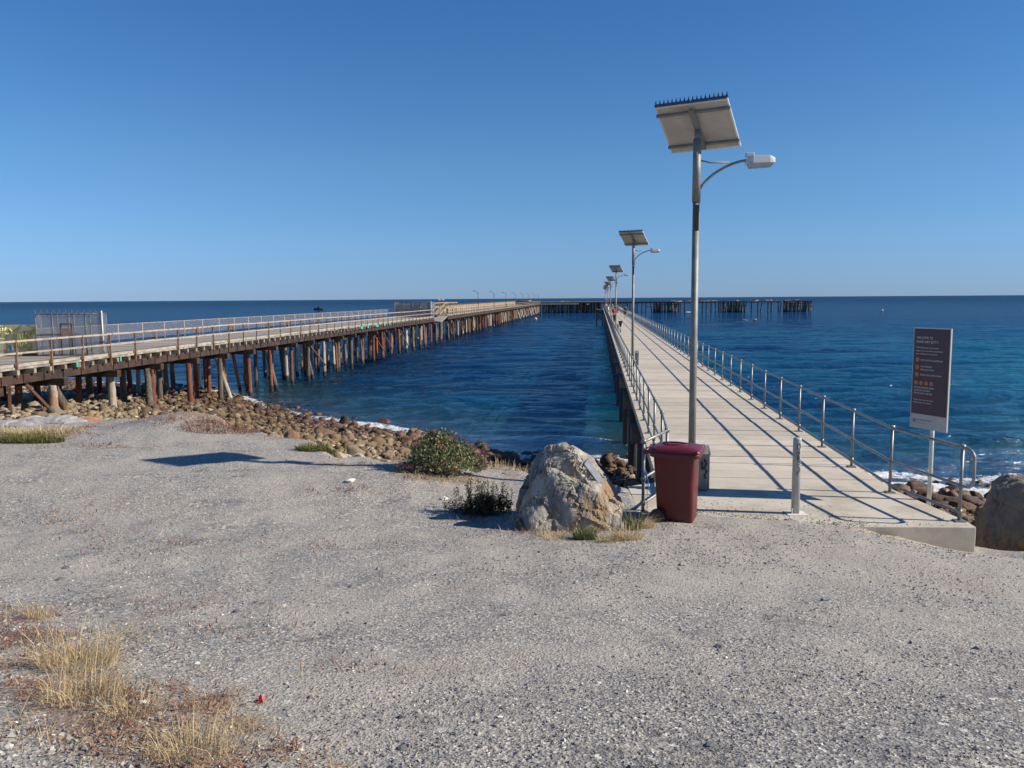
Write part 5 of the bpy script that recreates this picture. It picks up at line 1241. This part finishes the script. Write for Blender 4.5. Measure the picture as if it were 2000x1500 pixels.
# ------------------------------------------------------------------ vegetation
def blades(n, cx_, cy_, rad, h0, h1, lean, w, seed, bias=(0, 0), ell=1.):
    r = np.random.RandomState(seed); V = []; F = []
    a = r.uniform(0, 2 * np.pi, n); q = rad * np.sqrt(r.rand(n)); x = cx_ + q * np.cos(a); y = cy_ + q * np.sin(a) * ell; z = HT(x, y) - .01
    h = r.uniform(h0, h1, n); la = a + r.normal(0, .9, n); ll = np.abs(r.normal(lean, lean * .7, n)) * h; h = h * r.choice([.5, .8, 1., 1.25], n)
    for k in range(n):
        lx, ly_ = math.cos(la[k]) * ll[k] + bias[0] * h[k], math.sin(la[k]) * ll[k] + bias[1] * h[k]; wa = r.uniform(0, math.pi); wx_, wy_ = math.cos(wa) * w, math.sin(wa) * w; b_ = len(V)
        for t_, ww in ((0, 1), (.4, .8), (.75, .5)):
            px, py, pz = x[k] + lx * t_ * t_, y[k] + ly_ * t_ * t_, z[k] + h[k] * (t_ - .15 * t_ * t_ * (ll[k] / max(h[k], .01)))
            V += [(px - wx_ * ww, py - wy_ * ww, pz), (px + wx_ * ww, py + wy_ * ww, pz)]
        V.append((x[k] + lx, y[k] + ly_, z[k] + h[k] * (1 - .25 * min(1.5, ll[k] / h[k]))))
        F += [(b_, b_ + 1, b_ + 3), (b_, b_ + 3, b_ + 2), (b_ + 2, b_ + 3, b_ + 5), (b_ + 2, b_ + 5, b_ + 4), (b_ + 4, b_ + 5, b_ + 6)]
    return V, F
def tuft(label, px, py, n, rad, h0, h1, lean, w, mt, seed, z0=4.3, bias=(0, 0), group=None, name='grass_tuft', ell=.8, cat='grass tuft'):
    p_ = ground_at(px, py, z0); V, F = blades(n, p_.x, p_.y, rad, h0, h1, lean, w, seed, bias, ell)
    V = np.array(V) - np.array(p_[:]); o = link(name, np_mesh(name, V, F, mt), None, p_); tag(o, label, cat, group); return o
gp = 'dry grass tufts at the lower left'
tuft('tall straw coloured grass tuft, the largest at the lower left', 150, 1300, 520, .23, .12, .32, .75, .0016, M['straw'], 1, 4.8, (.18, -.05), gp)
tuft('leaning straw grass tuft just below the largest one', 160, 1365, 330, .20, .10, .27, .8, .0016, M['straw'], 2, 4.9, (.15, 0), gp)
tuft('small straw grass tuft above the largest one', 72, 1205, 170, .10, .06, .16, .5, .0016, M['straw'], 3, 4.8, (0, 0), gp)
tuft('sparse straw grass tuft right of the reddish weeds', 262, 1395, 160, .14, .08, .22, .9, .0014, M['straw'], 4, 4.9, (.1, 0), gp)
tuft('straw grass tuft at the bottom edge, left of centre', 375, 1470, 330, .20, .08, .22, .7, .0016, M['straw'], 5, 5., (.05, 0), gp)
tuft('short straw grass tuft at the bottom edge below the litter', 470, 1440, 130, .18, .05, .14, 1., .0014, M['straw'], 6, 5., (.2, 0), gp)
tuft('flattened straw grass tuft right of the largest tuft', 235, 1245, 110, .16, .05, .14, 1.3, .0014, M['straw'], 7, 4.8, (.3, 0), gp)
tuft('straw grass tuft in the bottom left corner', 60, 1440, 60, .2, .06, .2, .9, .0014, M['straw'], 8, 5., (0, 0), gp)
gp = 'grass tufts around the boulder'
tuft('dry golden grass at the right foot of the boulder', 1225, 1052, 420, .17, .05, .22, .8, .003, M['straw'], 11, 4., (0, 0), gp)
tuft('green brown tuft right of the boulder', 1236, 1035, 160, .10, .1, .36, .4, .004, M['greenweed'], 12, 4., (0, 0), gp)
tuft('golden grass between boulder and bin wheel', 1258, 1030, 300, .12, .05, .17, 1., .003, M['straw'], 13, 4., (0, 0), gp)
tuft('olive green tuft in front of the boulder', 1143, 1053, 420, .13, .06, .20, .6, .004, M['greenweed'], 14, 4., (0, 0), gp)
tuft('dry golden grass in front of the boulder, left of the olive tuft', 1080, 1050, 300, .20, .03, .12, 1., .003, M['straw'], 15, 4., (0, 0), gp)
tuft('dry golden grass in front of the boulder, right of the olive tuft', 1190, 1056, 280, .15, .03, .13, 1., .003, M['straw'], 16, 4., (0, 0), gp)
tuft('pale dry stalks at the left foot of the boulder', 1022, 1028, 70, .12, .1, .24, .9, .005, M['straw'], 17, 4., (-.2, -.2), gp)
gp = 'low weeds on the gravel edge'
tuft('green grass patch on the left of the gravel edge', 62, 862, 2600, .62, .05, .16, .6, .006, M['greenweed'], 21, 4.1, (0, 0), gp, 'weed_patch', .35, 'weeds')
tuft('dry grass fringe behind the green patch at the left', 75, 846, 1700, .95, .06, .17, .7, .006, M['straw'], 22, 4.1, (0, 0), gp, 'weed_patch', .22, 'weeds')
tuft('yellow green weed patch beside the cobbles left of the bush', 618, 878, 900, .36, .05, .15, .7, .006, M['greenweed'], 23, 4.1, (0, 0), gp, 'weed_patch', .4, 'weeds')
tuft('brown dry weeds on the small gravel mound', 432, 838, 1200, .8, .04, .17, .8, .005, M['redweed'], 24, 4.2, (0, 0), gp, 'weed_patch', .45, 'weeds')
tuft('dry golden weeds at the foot of the flowering bush', 862, 936, 420, .62, .03, .12, 1.1, .004, M['straw'], 25, 4., (0, 0), gp, 'weed_patch', .22, 'weeds')
tuft('sparse dry weeds behind the boulder on the gravel edge', 990, 915, 260, .7, .04, .2, .5, .004, M['straw'], 26, 4., (0, 0), gp, 'weed_patch', .15, 'weeds')
tuft('grassy weeds in the hollow beside the right slab corner', 1975, 1052, 500, .45, .08, .28, .6, .006, M['straw'], 27, 3.5, (0, 0), gp, 'weed_patch', .3, 'weeds')
tuft('green weed in the hollow right of the slab', 1950, 1058, 200, .14, .08, .22, .6, .007, M['greenweed'], 28, 3.5, (0, 0), gp, 'weed_patch', .5, 'weeds')
# creeping dry weeds: ground cover nobody could count
r = np.random.RandomState(40); V = []; F = []
xs, ys = r.uniform(-13, 2.2, 400000), r.uniform(2.6, 17.5, 400000); wgt = 1.6 * patch(xs, ys, WEED) ** 1.4 * (.5 + .5 * n_mid(xs, ys)) * np.clip(14 / ys ** 2 + .15, 0, 1); kp = r.rand(len(xs)) < wgt * .9; xs, ys = xs[kp], ys[kp]
print('groundcover', len(xs)); zs = HT(xs, ys); n_ = len(xs)
a = r.uniform(0, 2 * np.pi, n_); L_ = r.uniform(.010, .050, n_) * (1 + ys * .06); up_ = r.uniform(0, .042, n_) * (1 + ys * .05); ww = .0030 * (1 + ys * .12)
dx, dy = np.cos(a) * L_, np.sin(a) * L_; ox, oy = -np.sin(a) * ww, np.cos(a) * ww
z0 = zs + r.uniform(.001, .02, n_)
V = np.stack([np.stack([xs - ox, ys - oy, z0], 1), np.stack([xs + ox, ys + oy, z0], 1), np.stack([xs + dx, ys + dy, z0 + up_], 1)], 1).reshape(-1, 3); F = np.arange(3 * n_).reshape(-1, 3)
o = link('creeping_weeds', np_mesh('creeping_weeds', V, F, M['redweed'])); tag(o, 'dry reddish creeping weeds spread over the gravel', 'weeds', kind='stuff')
# fallen straw lying among the weeds
SW_ = WEED[:17] + [(-1.9, 4.7, .5, .4, .6), (-1.2, 12.5, .9, .3, .4), (-6.6, 16.6, 1.3, .5, .5), (.6, 9.75, .8, .25, .7), (1.7, 10.3, .4, .25, .8)]
xs, ys = r.uniform(-9, 2.2, 90000), r.uniform(2.6, 17.5, 90000); kp = r.rand(90000) < patch(xs, ys, SW_) ** 1.3 * (.45 + .45 * n_mid(xs * 1.3, ys)) * np.clip(20 / ys ** 2 + .1, 0, 1.6); xs, ys = xs[kp], ys[kp]; n_ = len(xs); zs = HT(xs, ys)
a = r.normal(.5, 1.1, n_); L_ = r.uniform(.03, .13, n_); tl_ = np.abs(r.normal(0, .35, n_)); ww = .0011 * (1 + ys * .12); dx, dy = np.cos(a) * L_, np.sin(a) * L_; ox, oy = -np.sin(a) * ww, np.cos(a) * ww; z0 = zs + r.uniform(.003, .012, n_); bend = r.normal(0, .25, n_)
mx_, my_ = xs + dx * .5 - dy * bend * .5, ys + dy * .5 + dx * bend * .5
V = np.stack([np.stack([xs - ox, ys - oy, z0], 1), np.stack([xs + ox, ys + oy, z0], 1), np.stack([mx_ + ox, my_ + oy, z0 + L_ * tl_ * .6], 1), np.stack([mx_ - ox, my_ - oy, z0 + L_ * tl_ * .6], 1), np.stack([xs + dx, ys + dy, z0 + L_ * tl_], 1), np.stack([xs + dx + .0004, ys + dy, z0 + L_ * tl_], 1)], 1).reshape(-1, 3)
b_ = np.arange(n_)[:, None] * 6; F = np.concatenate([b_ + np.array([0, 1, 2, 3]), b_ + np.array([3, 2, 5, 4])])
o = link('straw_litter', np_mesh('straw_litter', V, F, M['straw'])); tag(o, 'fallen dry straw strewn among the weeds and stones', 'straw', kind='stuff'); print('straw', n_)
# gravel kicked onto the slab
n_ = 1500; xs = r.uniform(2.4, 5.85, n_); yb_ = np.interp(xs, [2.4, 2.7, 3.3, 3.9, 4.6, 5.9], [10.8, 10.72, 10.45, 10.2, 10.1, 10.05]); ys = yb_ + r.exponential(.16, n_) + (r.rand(n_) < .12) * r.uniform(0, 1.2, n_); kp = (ys < 12.2) & ((xs < 4.6) | (r.rand(n_) < .12)); rs = np.exp(r.normal(math.log(.008), .4, n_))
v, f = scatter(ot, xs[kp], ys[kp], np.full(kp.sum(), 3.953), rs[kp], 19, .3)
o = link('spilled_gravel', np_mesh('spilled_gravel', v, f, M['stones'])); tag(o, 'grey gravel chips spilled onto the front of the concrete slab', 'gravel', kind='stuff')
# litter
p_ = ground_at(508, 1374, 4.8); m = MB(); m.add([(-.012, 0, 0), (.02, -.006, .0), (.024, .012, .025), (.004, .008, .05), (-.010, .016, .03)], [(0, 1, 2, 3, 4)]); m.add([(-.012, 0, 0.001), (-.035, .01, .004), (-.02, .03, .01), (0, .02, .004)], [(0, 1, 2, 3)])
o = m.build('litter_scrap', simple('red_wrapper', (.55, .06, .07), (.45, .05, .06), 8, .5, 0, 0), None, 0, p_ + Vector((0, 0, .004))); tag(o, 'small red wrapper scrap lying on the gravel', 'litter'); 
s_ = o.modifiers.new('t', 'SOLIDIFY'); s_.thickness = .001
p_ = ground_at(310, 1275, 4.8); q_ = ground_at(342, 1268, 4.8); m = MB(); m.tube([(0, 0, .006), (q_ - p_) * .4 + Vector((0, -.02, .008)), (q_ - p_) + Vector((0, 0, .012))], .0035, 5); tag(m.build('twig', M['oldrail'], None, 0, p_), 'pale bent twig on the gravel above the reddish weeds', 'twig')

def leaf_cloud(n, lobes, size, seed, flat=.6, surf=.45):
    r = np.random.RandomState(seed); V = np.zeros((n, 4, 3)); ws = np.array([l_[6] for l_ in lobes]); wh = r.choice(len(lobes), n, p=ws / ws.sum())
    for k in range(n):
        cx_, cy_, cz_, ax_, ay_, az_, _ = lobes[wh[k]]; d_ = r.normal(size=3); d_ /= np.linalg.norm(d_); q = r.rand() ** surf
        c_ = np.array([cx_ + d_[0] * ax_ * q, cy_ + d_[1] * ay_ * q, max(.01, cz_ + d_[2] * az_ * q)])
        u_ = r.normal(size=3); u_[2] = abs(u_[2]) * .9 + .3; u_ /= np.linalg.norm(u_); w_ = np.cross(u_, r.normal(size=3)); w_ /= np.linalg.norm(w_); s = size * r.uniform(.6, 1.4)
        V[k] = [c_, c_ + u_ * s * .5 + w_ * s * .2, c_ + u_ * s, c_ + u_ * s * .5 - w_ * s * .2]
    return V.reshape(-1, 3), np.arange(4 * n).reshape(-1, 4)
bp_ = Vector((-1.17, 12.85, float(HT(-1.17, 12.85)))); bu = empty('flowering_bush', bp_, 0, 'leafy green bush dotted with pink flowers on the gravel edge', 'bush')
lobes = [(-.05, 0, .33, .42, .32, .32, 1.4), (-.28, -.05, .22, .26, .22, .2, .6), (.3, -.05, .28, .30, .25, .24, .9), (.05, 0, .52, .22, .2, .17, .5), (-.55, -.1, .08, .22, .15, .1, .3), (.58, -.1, .14, .2, .18, .15, .4), (.15, -.25, .15, .4, .2, .16, .7), (-.2, .05, .50, .12, .12, .16, .2)]
V, F = leaf_cloud(9500, lobes, .048, 3); link('foliage', np_mesh('foliage', V, F, M['bushleaf']), bu)
m = MB()
for k in range(46):
    a = rnd.uniform(0, 6.28); q = rnd.uniform(.2, .72); hz_ = rnd.uniform(.25, .62) * (1.12 - q); m.tube([(0.05 * math.cos(a), .05 * math.sin(a), -.02), (q * .5 * math.cos(a), q * .35 * math.sin(a), hz_ * .7), (q * math.cos(a), q * .6 * math.sin(a), hz_)], .004, 4)
m.build('stems', M['stem'], bu)
sprig = []
for k in range(70):
    a = rnd.uniform(0, 6.28); q = rnd.uniform(.35, .85); hz_ = rnd.uniform(.12, .72) * (1.15 - .8 * q)
    for j in range(9): t_ = .55 + .5 * j / 8; sprig.append((q * t_ * math.cos(a), q * t_ * .6 * math.sin(a), hz_ * (.6 + .5 * t_), .018, .018, .018, 1))
V, F = leaf_cloud(2600, sprig, .034, 5); link('foliage', np_mesh('foliage', V, F, M['bushleaf']), bu)
fl = [(-.42, .0, .42), (-.22, -.05, .62), (-.1, 0, .66), (.28, 0, .57), (.40, -.02, .50), (.32, .02, .53), (.52, 0, .42), (.60, -.05, .38), (.66, -.08, .28), (.70, -.05, .34), (.74, -.1, .30), (.62, -.1, .22), (.66, -.12, .25), (.56, -.15, .24), (.48, -.1, .33), (-.62, -.15, .18), (-.66, -.15, .11), (-.5, -.2, .10), (-.44, -.2, .1), (-.12, -.33, .08), (.1, -.3, .2), (.72, -.15, .1), (.78, -.1, .20), (.2, -.1, .55), (-.3, -.1, .45), (.44, -.15, .2)]
for k, c_ in enumerate(fl):
    V, F = leaf_cloud(60, [(c_[0], c_[1] - .03, c_[2] + .02, .034, .034, .028, 1)], .017, 100 + k); link('flower_cluster', np_mesh('flower_cluster', V, F, M['pink']), bu)
sp = Vector((-.42, 10.75, float(HT(-.42, 10.75)))); sh = empty('dark_shrub', sp, 0, 'dark upright shrubby weed at the left of the boulder', 'shrub')
st = MB(); V = []; 
r = np.random.RandomState(9); LV = []
for k in range(70):
    x, y = r.normal(0, .22), r.normal(0, .12); h = r.uniform(.15, .5) * (1.15 - abs(x)); lx, ly_ = r.normal(0, .07), r.normal(0, .05); x = min(x, .38)
    st.tube([(x, y, -.02), (x + lx * .5, y + ly_ * .5, h * .5), (x + lx, y + ly_, h)], .003, 4)
    for j in range(34):
        t_ = r.uniform(.05, 1); LV.append((x + lx * t_ + r.normal(0, .014), y + ly_ * t_ + r.normal(0, .014), h * t_, .012, .012, .012, 1))
st.build('stems', M['stem'], sh)
lv = np.array(LV); V, F = leaf_cloud(len(LV) * 2, LV, .026, 77); link('foliage', np_mesh('foliage', V, F, M['shrubdark']), sh)
V, F = leaf_cloud(3500, [(0, 0, .06, .42, .2, .1, 1), (.1, .05, .14, .3, .15, .12, 1)], .03, 78); link('foliage', np_mesh('foliage', V, F, M['shrubdark']), sh)
m = MB(); m.tube([at(905, 945, 4.02) + Vector((0, 0, 0.0)), at(1035, 966, 4.0)], .001, 4)
print('objects', len(bpy.data.objects))
